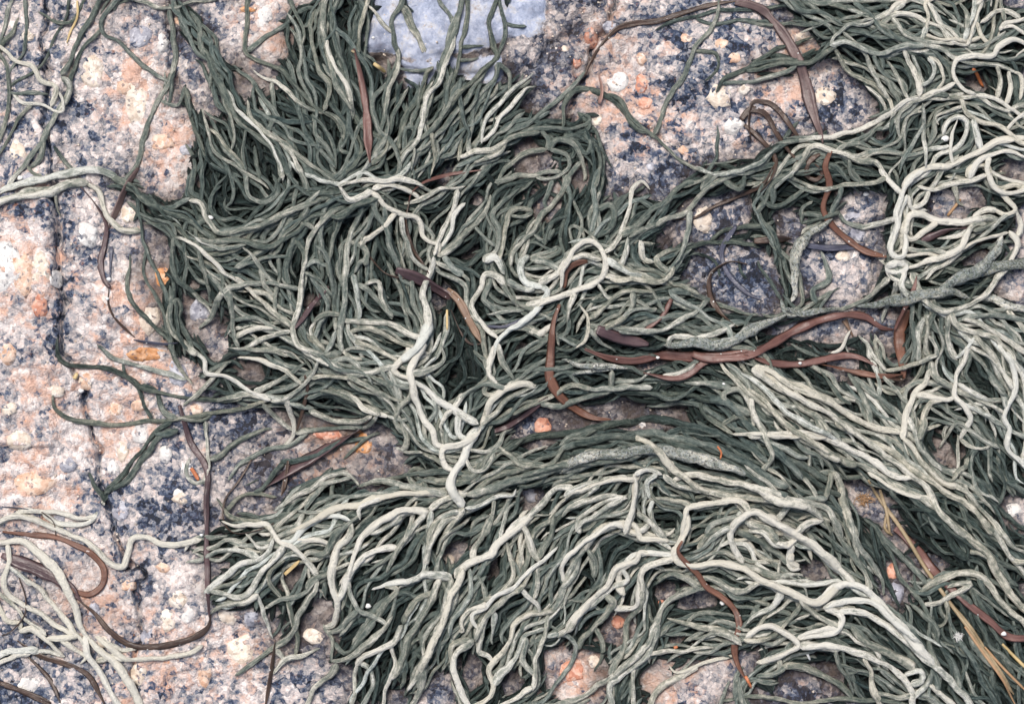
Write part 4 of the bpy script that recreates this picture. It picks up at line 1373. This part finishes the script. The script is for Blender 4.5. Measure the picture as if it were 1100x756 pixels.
anchor_xy = np.vstack([s['C'][::6] for s in strands]); anchor_t = np.concatenate([[s['tuft']] * len(s['C'][::6]) for s in strands])
seeds = []
for s in strands:
    L = len(s['C']) * 2.6
    for _ in range(RNG.poisson(L / 62.0 * SPARSE[s['tuft']] * 2.5)):
        i = RNG.integers(0, len(s['C'])); seeds.append((s['C'][i] + RNG.normal(0, 11, 2), s['r']))
print('fillers', len(seeds))
for (p, rr) in seeds:
    L = RNG.uniform(80, 240)
    path = []
    for sgn in (1, -1):
        q = p.copy(); prev = None; wob = 0; half = []
        for k in range(int(L / 2 / 5)):
            gx = int((q[0] - X0) / G); gy = int((q[1] - Y0) / G)
            if not (1 < gx < gw - 2 and 1 < gy < gh - 2) or cover[gy, gx] < .55: break
            ang = .5 * math.atan2(fxy[gy, gx], fxx[gy, gx])
            v = np.array([math.cos(ang), math.sin(ang)])
            if prev is None: v = v * sgn if RNG.random() < 2 else v
            elif v @ prev < 0: v = -v
            wob = .74 * wob + RNG.normal(0, .31)
            c_, s_ = math.cos(wob), math.sin(wob)
            v = np.array([v[0] * c_ - v[1] * s_, v[0] * s_ + v[1] * c_])
            if prev is not None: v = v * .6 + prev * .4
            v /= np.hypot(*v) + 1e-6
            prev = v; half.append(q.copy()); q = q + v * 5
        path = (half[::-1] + path) if sgn == 1 else (path + half[1:])
    if len(path) < 5: continue
    C = catmull(np.array(path)[::2] if len(path) > 8 else np.array(path), 3.7)
    if len(C) > 12:
        tt = np.gradient(C, axis=0); tt /= np.hypot(tt[:, 0], tt[:, 1])[:, None] + 1e-6
        C = C + np.stack([-tt[:, 1], tt[:, 0]], 1) * (noise1(len(C), 16, 3.7) * .8 + noise1(len(C), 36, 3.7) * 1.3)[:, None]
    n = len(C)
    if n < 9: continue
    mid = C[n // 2]
    j = np.argmin(((anchor_xy - mid) ** 2).sum(1))
    gx = int((mid[0] - X0) / G); gy = int((mid[1] - Y0) / G)
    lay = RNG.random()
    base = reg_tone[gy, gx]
    tn = base * (.10 + .88 * lay) - .05 + RNG.normal(0, .09)  # deeper strands get darker colour, painting in shade within the pile
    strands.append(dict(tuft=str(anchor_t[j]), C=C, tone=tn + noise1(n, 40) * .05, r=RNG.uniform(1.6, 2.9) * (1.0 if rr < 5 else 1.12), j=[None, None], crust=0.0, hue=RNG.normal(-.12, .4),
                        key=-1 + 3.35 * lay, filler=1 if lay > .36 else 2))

# short dark undergrowth that carpets the rock below the mats, near black to paint in gap shade
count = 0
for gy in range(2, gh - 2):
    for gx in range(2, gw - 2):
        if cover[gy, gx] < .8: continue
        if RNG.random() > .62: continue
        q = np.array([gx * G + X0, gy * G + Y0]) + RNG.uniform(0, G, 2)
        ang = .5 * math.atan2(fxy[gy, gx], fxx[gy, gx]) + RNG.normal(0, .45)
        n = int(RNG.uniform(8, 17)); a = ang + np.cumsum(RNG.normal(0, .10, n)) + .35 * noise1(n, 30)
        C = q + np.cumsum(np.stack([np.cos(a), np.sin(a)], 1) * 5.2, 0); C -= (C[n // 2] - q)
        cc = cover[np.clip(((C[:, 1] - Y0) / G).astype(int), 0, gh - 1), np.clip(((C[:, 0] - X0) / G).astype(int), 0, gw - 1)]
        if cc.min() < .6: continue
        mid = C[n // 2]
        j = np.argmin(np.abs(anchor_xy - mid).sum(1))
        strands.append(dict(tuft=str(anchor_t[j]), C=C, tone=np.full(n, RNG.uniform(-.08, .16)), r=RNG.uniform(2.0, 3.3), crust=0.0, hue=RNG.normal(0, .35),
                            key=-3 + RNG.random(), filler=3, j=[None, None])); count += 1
print('undergrowth', count)

# ---------------------------------------------------------------- flat blades and bits join the same pile
flat = []
for kind, text in (('blade', BLADES), ('bit', BITS)):
    for ln in text.strip().splitlines():
        if ln.startswith('@'):
            ox, oy = map(float, ln[1:].split(',')); continue
        head, pts = ln.rsplit(':', 1)
        h = head.split(' ', 3)
        P = read_points(pts, ox, oy)
        C = catmull(P, 2.6 if np.hypot(*(P[-1] - P[0])) > 20 else 1.2)
        flat.append(dict(kind=kind, mat=h[0], w=float(h[1]) * (.88 if kind == 'blade' else .85), key=float(h[2]) + .15, label=h[3], C=C))

# ---------------------------------------------------------------- pile: lay everything down in order
top = rock.astype(np.float64).copy()
def lay_down(C, r, sink, thick, sg):
    n = len(C)
    T = np.gradient(C, axis=0); T /= np.hypot(T[:, 0], T[:, 1])[:, None] + 1e-6
    nrm = np.stack([-T[:, 1], T[:, 0]], 1)
    hs = []
    for o in (-.55, 0, .55):
        q = C + nrm * o * r
        xi = np.clip((q[:, 0] - X0).astype(int), 0, W - 1); yi = np.clip((q[:, 1] - Y0).astype(int), 0, H - 1)
        hs.append(top[yi, xi])
    h = np.max(hs, 0)
    dil = np.maximum.reduce([h, np.roll(h, 1), np.roll(h, -1)]); dil[0] = h[0]; dil[-1] = h[-1]
    z = smooth1(.6 * dil + .4 * h, sg) * .75 + smooth1(h, 4) * .25 + thick * sink
    rad = int(math.ceil(r))
    oy_, ox_ = np.mgrid[-rad:rad + 1, -rad:rad + 1]
    d2 = ox_ ** 2 + oy_ ** 2
    cap = np.where(d2 <= r * r, thick * np.sqrt(np.clip(1 - d2 / (r * r), 0, 1)), -1e9)
    xi = (C[:, 0] - X0).astype(int); yi = (C[:, 1] - Y0).astype(int)
    for k in range(n):
        x, y = xi[k], yi[k]
        if x < rad or y < rad or x >= W - rad or y >= H - rad: continue
        sub = top[y - rad:y + rad + 1, x - rad:x + rad + 1]
        np.maximum(sub, z[k] + cap, out=sub)
    return z

everything = [(s['key'], i, s) for i, s in enumerate(strands)] + [(f['key'], 100000 + i, f) for i, f in enumerate(flat)]
everything.sort(key=lambda e: (e[0], e[1]))
for _, _, s in everything:
    if 'tuft' in s:
        sink = (0, .42, .30, .2)[s['filler']] if s['filler'] else (.85 if s['key'] > 2.9 else .6 if s['key'] > 2.3 else .45)
        s['z'] = lay_down(s['C'], s['r'], sink, s['r'] * .9, 13.0 if s['key'] > 2.6 and not s['filler'] else 9.0)
    else:
        s['z'] = lay_down(s['C'], s['w'] / 2, 1.0, 1.0, 14.0 if s['kind'] == 'blade' else 8.0)

for s in strands:
    if s['filler']: continue
    for e in (0, 1):
        if isinstance(s['j'][e], tuple):
            o, k = s['j'][e]; o = strands[o]
            k = min(k, len(o['z']) - 1); n = len(s['z'])
            tz = o['z'][k] - .1 * o['r']
            w = np.clip(1 - np.arange(n) / 9.0, 0, 1); w = w * w * (3 - 2 * w)
            if e: w = w[::-1]; tz = tz - s['z'][-1]
            else: tz = tz - s['z'][0]
            s['z'] = s['z'] + w * tz

# ---------------------------------------------------------------- mesh makers
def mesh_from(name, verts, faces, mat, smooth=True, attrs=None, uv=None):
    me = bpy.data.meshes.new(name)
    V = np.asarray(verts, np.float32)
    V = np.stack([(V[:, 0] - CX) * S, -(V[:, 1] - CY) * S, V[:, 2] * S], 1)
    me.vertices.add(len(V)); me.vertices.foreach_set('co', V.ravel())
    counts = np.array([len(f) for f in faces], np.int32) if not isinstance(faces, np.ndarray) else np.full(len(faces), faces.shape[1], np.int32)
    flatf = faces.ravel() if isinstance(faces, np.ndarray) else np.concatenate([np.asarray(f) for f in faces])
    me.loops.add(len(flatf)); me.loops.foreach_set('vertex_index', flatf.astype(np.int32))
    me.polygons.add(len(counts))
    me.polygons.foreach_set('loop_start', np.concatenate([[0], np.cumsum(counts)[:-1]]).astype(np.int32))
    me.update(calc_edges=True)
    if smooth: me.shade_smooth()
    for k, v in (attrs or {}).items():
        a = me.attributes.new(k, 'FLOAT', 'POINT'); a.data.foreach_set('value', np.asarray(v, np.float32))
    if uv is not None:
        u = me.uv_layers.new(name='UVMap'); u.data.foreach_set('uv', np.asarray(uv, np.float32)[flatf].ravel())
    me.materials.append(mat)
    return me

def link(name, me, parent=None, kind=None, label=None, cat=None, group=None):
    o = bpy.data.objects.new(name, me); sc.collection.objects.link(o)
    if parent is not None: o.parent = parent
    if kind: o['kind'] = kind
    if label: o['label'] = label
    if cat: o['category'] = cat
    if group: o['group'] = group
    return o

def tube_arrays(s, sides):
    """rounded, uneven tube with tapered closed ends"""
    C, z, r = s['C'], s['z'], s['r']
    n = len(C)
    T = np.gradient(C, axis=0); L = np.hypot(T[:, 0], T[:, 1])[:, None] + 1e-6; T = T / L
    nx, ny = -T[:, 1], T[:, 0]
    al = np.cumsum(L[:, 0])
    rr = r * (1 + .10 * noise1(n, 12) + .10 * noise1(n, 40))
    rr = np.clip(rr, .7 * r, 1.35 * r)
    tip = .40 if not s['filler'] else .68
    tl = 9.0 if s['crust'] == 0 else 7.0
    if s['crust']: tip = .22
    for q, e in enumerate((al - al[0], al[-1] - al)):
        if isinstance(s['j'][q], tuple) and not s['crust']:
            rr = rr * (1 + .10 * np.exp(-((e - r) / (r * 2.0)) ** 2)) * (.7 + .3 * np.clip(e / (r * 2.5), 0, 1))
            rr = rr * np.sqrt(np.clip(1 - (1 - np.clip(e / (r * 1.2), 0, 1)) ** 2, .03, 1))
        elif s['j'][q] != 'out':
            rr = rr * (tip + (1 - tip) * np.clip(e / (r * tl), 0, 1) ** .8)
            rr = rr * np.sqrt(np.clip(1 - (1 - np.clip(e / (r * .8), 0, 1)) ** 2, .03, 1))
    a = np.arange(sides) / sides * 2 * math.pi
    lob = 1 + .10 * np.cos(2 * a[None, :] + (noise1(n, 60) * 1.2 + RNG.uniform(0, 6))[:, None]) + .09 * np.cos(3 * a[None, :] + (noise1(n, 50) * 2)[:, None]) + .055 * RNG.standard_normal((n, sides))
    ca = np.cos(a)[None, :] * rr[:, None] * lob; sa = np.sin(a)[None, :] * rr[:, None] * lob * .9
    V = np.stack([C[:, :1] + nx[:, None] * ca, C[:, 1:] + ny[:, None] * ca, z[:, None] + sa], 2).reshape(-1, 3)
    i = np.arange(n - 1)[:, None] * sides; j = np.arange(sides)[None, :]; j2 = (j + 1) % sides
    F = np.stack([i + j, i + sides + j, i + sides + j2, i + j2], 2).reshape(-1, 4)
    tone = np.repeat(s['tone'], sides)
    uv = np.stack([np.repeat(al, sides), np.tile(np.arange(sides) / sides, n)], 1)
    return V, F, tone, uv, sides, n

def build_tubes(name, group, parent, kind=None):
    Vs, Fs, ts, us, hs, cs, off = [], [], [], [], [], [], 0
    for s in group:
        sides = (9, 6, 5, 5)[s['filler']]
        V, F, t, u, sd, n = tube_arrays(s, sides)
        Vs.append(V); Fs.append(F + off); ts.append(t); us.append(u + RNG.random() * 50)
        hs.append(np.full(len(V), s['hue'])); cs.append(np.full(len(V), s['crust'])); off += len(V)
    F = np.vstack(Fs)
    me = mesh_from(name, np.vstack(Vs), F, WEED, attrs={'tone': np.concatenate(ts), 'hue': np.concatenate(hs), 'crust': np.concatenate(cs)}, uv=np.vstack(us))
    return link(name, me, parent, kind)

# ---------------------------------------------------------------- the rock
st = 2
ys = np.arange(0, H, st); xs = np.arange(0, W, st)
gy_, gx_ = np.meshgrid(ys, xs, indexing='ij')
V = np.stack([gx_ + X0, gy_ + Y0, rock[gy_, gx_]], 2).reshape(-1, 3)
nx_, ny_ = len(xs), len(ys)
i = (np.arange(ny_ - 1)[:, None] * nx_ + np.arange(nx_ - 1)[None, :]).ravel()
F = np.stack([i, i + nx_, i + nx_ + 1, i + 1], 1)
pick = lambda a: a[gy_, gx_].ravel()
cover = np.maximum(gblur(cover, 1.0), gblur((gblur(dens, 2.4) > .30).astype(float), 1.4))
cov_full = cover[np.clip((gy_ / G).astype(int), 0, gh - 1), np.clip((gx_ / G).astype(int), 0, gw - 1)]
stain_shade_v = np.maximum(pick(stain_shade), cov_full.ravel() * 1.0)  # weed cover darkens the rock colour as painted shade between strands
rock_obj = link('rock', mesh_from('rock', V, F, GRANITE, attrs={'warm': pick(warm), 'dark': pick(dark), 'quartz': pick(quartz), 'stain_shade': stain_shade_v}), kind='structure',
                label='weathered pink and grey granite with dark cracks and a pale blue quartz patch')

CRYSTALS = """white 283 15 12 16;cream 97 78 17 24;cream 143 108 14 30;grey 148 38 15 18;white 172 45 8 12;peach 172 152 15 13;cream 28 38 9 8;peach 130 92 10 12
white 663 85 16 12;cream 775 102 18 14;peach 776 46 9 8;peach 790 62 9 8;white 790 134 13 12;coral 636 38 9 13;coral 690 88 9 14;cream 866 38 14 9;cream 884 104 17 14;cream 757 237 12 20;coral 846 203 6 5
coral 583 457 13 12;grey 570 532 11 10;white 95 251 13 18;cream 136 229 10 13;white 6 285 22 36;peach 26 292 17 30;cream 46 288 12 24;grey 213 333 14 18;orange 177 297 13 13;cream 160 342 13 20;coral 43 330 12 18
orange 152 380 26 10;cream 128 487 8 13;white 117 503 9 12;white 147 468 14 14;white 175 490 11 13;peach 146 436 13 10;grey 128 550 11 14;cream 22 474 18 13;grey 70 500 12 10;peach 32 520 26 16;grey 190 402 14 17;cream 193 536 12 9
peach 136 629 10 9;cream 191 643 14 12;white 202 662 9 10;grey 156 684 10 11;cream 180 668 10 16;cream 245 660 16 15;grey 270 662 10 12;cream 259 700 20 20;white 30 735 15 11;peach 218 727 9 15;cream 148 724 11 18
cream 336 684 13 11;coral 664 670 9 9;coral 616 722 18 16;cream 640 712 9 9;coral 957 613 7 12;grey 962 636 10 14;white 1090 547 12 9;cream 906 275 10 9;grey 923 250 12 11;grey 917 232 13 8
grey 235 230 10 9;orange 278 232 6 7;coral 351 467 18 9;orange 391 478 13 14;cream 640 127 9 8;peach 690 60 8 8;coral 695 110 9 9;peach 738 40 8 7;peach 120 440 10 9;cream 70 75 9 7;grey 200 160 10 9;white 60 300 7 12;peach 190 20 8 7
orange 265 8 12 5;grey 655 26 9 8;cream 607 50 6 5;cream 800 95 8 7;peach 735 160 7 6;white 640 175 6 5;grey 700 178 7 6;coral 620 66 5 8;cream 482 602 8 7;grey 530 545 7 6;cream 10 440 11 9;peach 90 410 10 12;white 200 505 9 9
grey 100 655 9 9;cream 110 690 9 9;peach 175 610 10 8;grey 60 560 9 8;white 190 530 7 6;peach 210 440 9 8;cream 15 160 12 14;grey 30 190 9 9;peach 8 380 11 13;cream 60 420 9 10;coral 710 650 7 6;grey 640 470 7 6;white 690 455 6 5;peach 355 8 8 7"""
for ln in CRYSTALS.replace('\n', ';').split(';'):
    c, x, y, rx, ry = ln.split()
    x, y, rx, ry = float(x), float(y), float(rx), float(ry)
    sides = 13; ang0 = RNG.uniform(0, 6.28)
    # feldspar grains are angular: random half-planes clip an ellipse
    a = np.arange(sides) / sides * 2 * math.pi + ang0
    rad = np.ones(sides)
    for q in range(6):
        th = ang0 + q * 1.047 + RNG.normal(0, .3); dcut = RNG.uniform(.6, .92)
        cc = np.cos(a - th); rad = np.where(cc > .05, np.minimum(rad, dcut / np.maximum(cc, .05)), rad)
    rad *= RNG.uniform(.9, 1.08, sides)
    Vc = []; tilt = RNG.normal(0, .035, 2)
    def hz(px, py):
        yi, xi = int(np.clip(py - Y0, 4, H - 5)), int(np.clip(px - X0, 4, W - 5)); return float(.4 * rock[yi - 2:yi + 3, xi - 2:xi + 3].max() + .6 * rock[yi - 4:yi + 5, xi - 4:xi + 5].mean())
    hm = np.mean([hz(x + rx * k, y + ry * q) for k in (-.6, 0, .6) for q in (-.6, 0, .6)])
    for f, dz in ((1.04, -3.5), (.95, .3), (.5, .8)):
        for k in range(sides):
            px = x + rx * math.cos(a[k]) * rad[k] * f; py = y + ry * math.sin(a[k]) * rad[k] * f
            loc = hz(px, py)
            Vc.append((px, py, (loc if f > 1 else .88 * loc + .12 * hm) + dz + (RNG.normal(0, .55) if f < 1 else 0) + (px - x) * tilt[0] + (py - y) * tilt[1]))
    Vc.append((x, y, .5 * hm + .5 * hz(x, y) + 1.0)); Fc = []
    for q in range(2):
        for k in range(sides):
            k2 = (k + 1) % sides
            Fc.append((q * sides + k, q * sides + k2, (q + 1) * sides + k2, (q + 1) * sides + k))
    for k in range(sides): Fc.append((2 * sides + k, 2 * sides + (k + 1) % sides, 3 * sides))
    Fc = [f[::-1] for f in Fc]
    link('crystal', mesh_from('crystal', Vc, Fc, CRYSTAL[c], smooth=True), rock_obj)

# ---------------------------------------------------------------- the seaweed, tuft by tuft
TUFTS = {
    'A': 'sparse grey green seaweed hanging in the upper left corner over bare granite',
    'B': 'thick pale grey seaweed stalks reaching in from the left edge below the upper left corner',
    'C': 'dark green seaweed hanging in long waves left of the blue quartz patch',
    'D': 'dark green seaweed hanging straight down over the blue quartz patch at the top',
    'E': 'pale seaweed frond arching out below the short reddish blade, left of the centre',
    'F': 'large grey green seaweed mat trailing onto the rock left of the centre',
    'G': 'curly seaweed clump ending on bare rock right of the centre',
    'H': 'white contorted seaweed frond forking into a Y below the middle',
    'I': 'white kinked seaweed frond looping at the very centre around a short orange blade',
    'J': 'tangled pale seaweed filling the upper right corner',
    'K': 'knotted whitish seaweed frond at the right with a small ring loop',
    'L': 'seaweed fan spreading down with a white Y fork near the right edge',
    'M': 'crusty thick grey seaweed stalks lying along the long reddish blade',
    'N': 'long straight straw coloured seaweed strands slanting to the lower right corner',
    'O': 'thick dark and speckled seaweed stems arching below the coral crystal',
    'P': 'branching seaweed fan with antler like tips spreading to the lower left',
    'Q': 'dense forked seaweed hanging to the bottom edge at the centre',
    'R': 'stout pale seaweed fan curving through the lower right over the zigzag red blade',
    'S': 'cream white seaweed stalks crossing in the lower left corner',
    'T': 'thin dark green seaweed sprig with forked foot lying on the left granite',
    'U': 'single olive seaweed strands lying apart on the bare upper right rock',
    'V': 'brownish grey seaweed lying flat in the wet hollow left of centre',
    'W': 'loose green seaweed sprigs around the thick bare stalk right of centre',
    'X': 'very dark green seaweed beneath the straw coloured strands at lower right',
}
for key, label in TUFTS.items():
    mem = [s for s in strands if s['tuft'] == key]
    pts = np.vstack([s['C'] for s in mem])
    cx, cy = pts.mean(0)
    root = bpy.data.objects.new('seaweed_tuft', None); sc.collection.objects.link(root)
    root.empty_display_size = .01
    zb = float(rock[int(np.clip(cy - Y0, 0, H - 1)), int(np.clip(cx - X0, 0, W - 1))])
    base = Vector(((cx - CX) * S, -(cy - CY) * S, zb * S))
    root['label'] = label; root['category'] = 'seaweed'; root['group'] = 'seaweed tufts spread over the granite'
    mem.sort(key=lambda s: (s['filler'], -len(s['C']) * s['r']))
    singles = [s for s in mem if s['filler'] < 2][:290]
    low = [s for s in mem if s['filler'] >= 2] + [s for s in mem if s['filler'] < 2][290:]
    for s in singles: build_tubes('branch', [s], root)
    if low: build_tubes('undergrowth', low, root, 'stuff')

# ---------------------------------------------------------------- flat dried blades
def build_blade(s):
    C, z, w = s['C'], s['z'], s['w']
    n = len(C)
    T = np.gradient(C, axis=0); L = np.hypot(T[:, 0], T[:, 1])[:, None] + 1e-6; T = T / L
    nx, ny = -T[:, 1], T[:, 0]; al = np.cumsum(L[:, 0]); u = al / al[-1]
    if s['kind'] == 'blade':
        blunt = RNG.random() < .4
        tpr = (np.clip(u * 5, 0, 1) ** .7) * .55 + .45
        tpe = np.clip((1 - u) * 5, 0, 1) ** .8 * (.6 if blunt else .85) + (.4 if blunt else .15)
        hw = w / 2 * tpr * tpe * (1 + .13 * noise1(n, 60) + .10 * noise1(n, 12))
        tw = .28 * noise1(n, 90) + .12
        th = .75
    else:
        hw = w / 2 * (np.clip(u * 6, 0, 1) * .4 + .6) * (np.clip((1 - u) * 6, 0, 1) * .5 + .5) * np.ones(n)
        tw = np.zeros(n); th = min(1.4, w * .35)
    prof = [(-1, 0), (-.5, .8), (0, .45), (.5, .8), (1, 0), (.5, -.7), (0, -1), (-.5, -.7)]
    if s['kind'] == 'bit': prof = [(-1, 0), (-.7, .8), (0, 1.1), (.7, .8), (1, 0), (.7, -.8), (0, -1.1), (-.7, -.8)]
    m = len(prof); V = np.zeros((n, m, 3)); curl = .18 * noise1(n, 50) + .1
    for k, (a, b) in enumerate(prof):
        ca, sa = np.cos(tw), np.sin(tw)
        off = a * hw * ca - b * th * sa
        V[:, k, 0] = C[:, 0] + nx * off; V[:, k, 1] = C[:, 1] + ny * off
        V[:, k, 2] = z + a * hw * sa + b * th * ca + abs(a) * hw * curl + .35 * np.abs(np.sin(tw)) * hw
    i = np.arange(n - 1)[:, None] * m; j = np.arange(m)[None, :]; j2 = (j + 1) % m
    F = [tuple(f) for f in np.stack([i + j, i + m + j, i + m + j2, i + j2], 2).reshape(-1, 4)]
    F.append(tuple(range(m))); F.append(tuple(range((n - 1) * m, n * m))[::-1])
    uv = np.stack([np.repeat(al, m), np.tile([(a + 1) / 2 + (.07 if b < 0 else 0) for a, b in prof], n)], 1)
    blade = s['kind'] == 'blade'
    lab = s['label']
    name = 'seagrass_blade' if blade else ('straw' if s['mat'] in ('straw', 'tan') else 'white_speck' if s['mat'] == 'white' else 'plant_fibre')
    me = mesh_from(name, V.reshape(-1, 3), F, (BLADE if blade else BIT)[s['mat']], uv=uv)
    link(name, me, label=lab, cat='dried blade' if blade else ('straw' if name == 'straw' else 'debris'), group='dried brown blades caught in the seaweed' if blade else 'small debris caught in the seaweed')
for s in flat: build_blade(s)

# ---------------------------------------------------------------- white specks that paint in wet glints; drops and white tufts
def top_at(x, y): return float(top[int(y - Y0), int(x - X0)])
BEADS = [("round white glint bead among the pale strands at upper right", 1012.5, 150, 5),
         ("white glint fleck on the lower fan beside the zigzag blade", 776, 647, 3.2),
         ("small white glint speck between the lower left strands", 396.5, 649, 3.2),
         ("tiny white grain on the long reddish blade", 706, 384, 2.2),
         ("tiny white grain on the right reddish blade", 858, 390, 2.0),
         ("small translucent droplet on the grey blade stub on the left rock", 117.5, 300, 2.6),
         ("small droplet on the hair thin blade on the left rock", 116, 321, 2.0),
         ("cream pebble resting by the weed right of the rusty twisted blade", 931, 208, 3.5),
         ("white fleck on the left rock above the long green sprig", 84.5, 420, 3),
         ("white chip near the upper left ropes", 21, 191, 3.4),
         ("bright droplet beside the straight purple blade on the left rock", 217, 574, 2.0),
         ("white grain at the right end of the lower right red blade", 1074, 678, 3.0),
         ("blue white glinting chip at the left edge of the grey mat", 228, 235, 3.4),
         ("tiny white grain below the centre by the bare rock strip", 775, 412, 1.8),
         ("clear drop on the quartz beside the hanging strands", 401, 41, 1.8)]
for lab, x, y, r in BEADS:
    n1, n2 = 7, 12; V = []
    for q in range(n1 + 1):
        ph = math.pi * q / n1
        for k in range(n2):
            t = 2 * math.pi * k / n2; rr = r * (1 + .1 * math.sin(3 * t + x) + .06 * RNG.standard_normal())
            V.append((x + rr * math.sin(ph) * math.cos(t), y + rr * .82 * math.sin(ph) * math.sin(t), top_at(x, y) + r * .55 + r * .75 * math.cos(ph)))
    F = [(q * n2 + k, (q + 1) * n2 + k, (q + 1) * n2 + (k + 1) % n2, q * n2 + (k + 1) % n2) for q in range(n1) for k in range(n2)]
    link('white_speck', mesh_from('white_speck', V, F, BIT['white']), label=lab, cat='shell', group='shell grains and drops scattered on weed and rock')

def white_tuft(x, y, r, count, label, mat):
    Vs, Fs, off = [], [], 0
    z0 = top_at(x, y) - 2
    for k in range(count):
        a = RNG.uniform(0, 6.28); L = r * RNG.uniform(.25, 1.0); n = 7; m = 5
        t = np.linspace(0, 1, n); bend = RNG.normal(0, .6)
        jx, jy = RNG.normal(0, r * .22, 2); px = x + jx + np.cos(a + bend * t) * L * t; py = y + jy + np.sin(a + bend * t) * L * t
        pz = z0 + 5 * np.sin(t * 2.4) * RNG.uniform(.5, 1.3)
        rad = .62 * (1 - .75 * t)
        ring = np.arange(m) / m * 6.283
        nx, ny = -np.sin(a + bend * t), np.cos(a + bend * t)
        V = np.stack([px[:, None] + nx[:, None] * np.cos(ring) * rad[:, None], py[:, None] + ny[:, None] * np.cos(ring) * rad[:, None], pz[:, None] + np.sin(ring) * rad[:, None]], 2).reshape(-1, 3)
        i = np.arange(n - 1)[:, None] * m; j = np.arange(m)[None, :]; j2 = (j + 1) % m
        Fs.append(np.stack([i + j, i + m + j, i + m + j2, i + j2], 2).reshape(-1, 4) + off); Vs.append(V); off += len(V)
    link('hydroid_tuft', mesh_from('hydroid_tuft', np.vstack(Vs), np.vstack(Fs), mat), label=label, cat='hydroid', group='small feathery tufts at lower right')
white_tuft(1026, 681, 6, 60, 'white feathery tuft beside the straw stalks near the lower right corner', BIT['white'])
white_tuft(928, 537, 13, 44, 'brown hairy tuft at the head of the long yellow straw', BIT['tan'])
# ---------------------------------------------------------------- grit lying in the cracks and hollows of the rock
Vs, Fs, ok = [], [], 0
while ok < 420:
    x, y = RNG.uniform(-60, 1160), RNG.uniform(-60, 820)
    near = min(float(seg_dist(np.array([x]), np.array([y]), c[0])[0]) for c in CRACKS)
    if RNG.random() > math.exp(-near / 14.0) + .10: continue
    if top_at(x, y) > rock[int(y - Y0), int(x - X0)] + .1: continue
    rr = RNG.uniform(.7, 1.9); z = float(rock[int(y - Y0), int(x - X0)]) + rr * .3; b = ok * 6
    dv = np.array([(1, 0, 0), (0, 1, 0), (-1, 0, 0), (0, -1, 0), (0, 0, 1), (0, 0, -1)]) * rr * RNG.uniform(.6, 1.2, (6, 1))
    a = RNG.uniform(0, 6.28); ca, sa = math.cos(a), math.sin(a)
    dv = np.stack([dv[:, 0] * ca - dv[:, 1] * sa, dv[:, 0] * sa + dv[:, 1] * ca, dv[:, 2]], 1)
    Vs.append(dv + (x, y, z))
    Fs += [(b + i, b + (i + 1) % 4, b + 4)[::-1] for i in range(4)] + [(b + (i + 1) % 4, b + i, b + 5)[::-1] for i in range(4)]
    ok += 1
link('grit', mesh_from('grit', np.vstack(Vs), Fs, CRYSTAL['cream'], smooth=False), kind='stuff', label='coarse sand grains lying in the cracks and hollows of the granite', cat='grit')
print('strands', len(strands), 'tris', sum(len(m.polygons) for m in bpy.data.meshes) * 2)
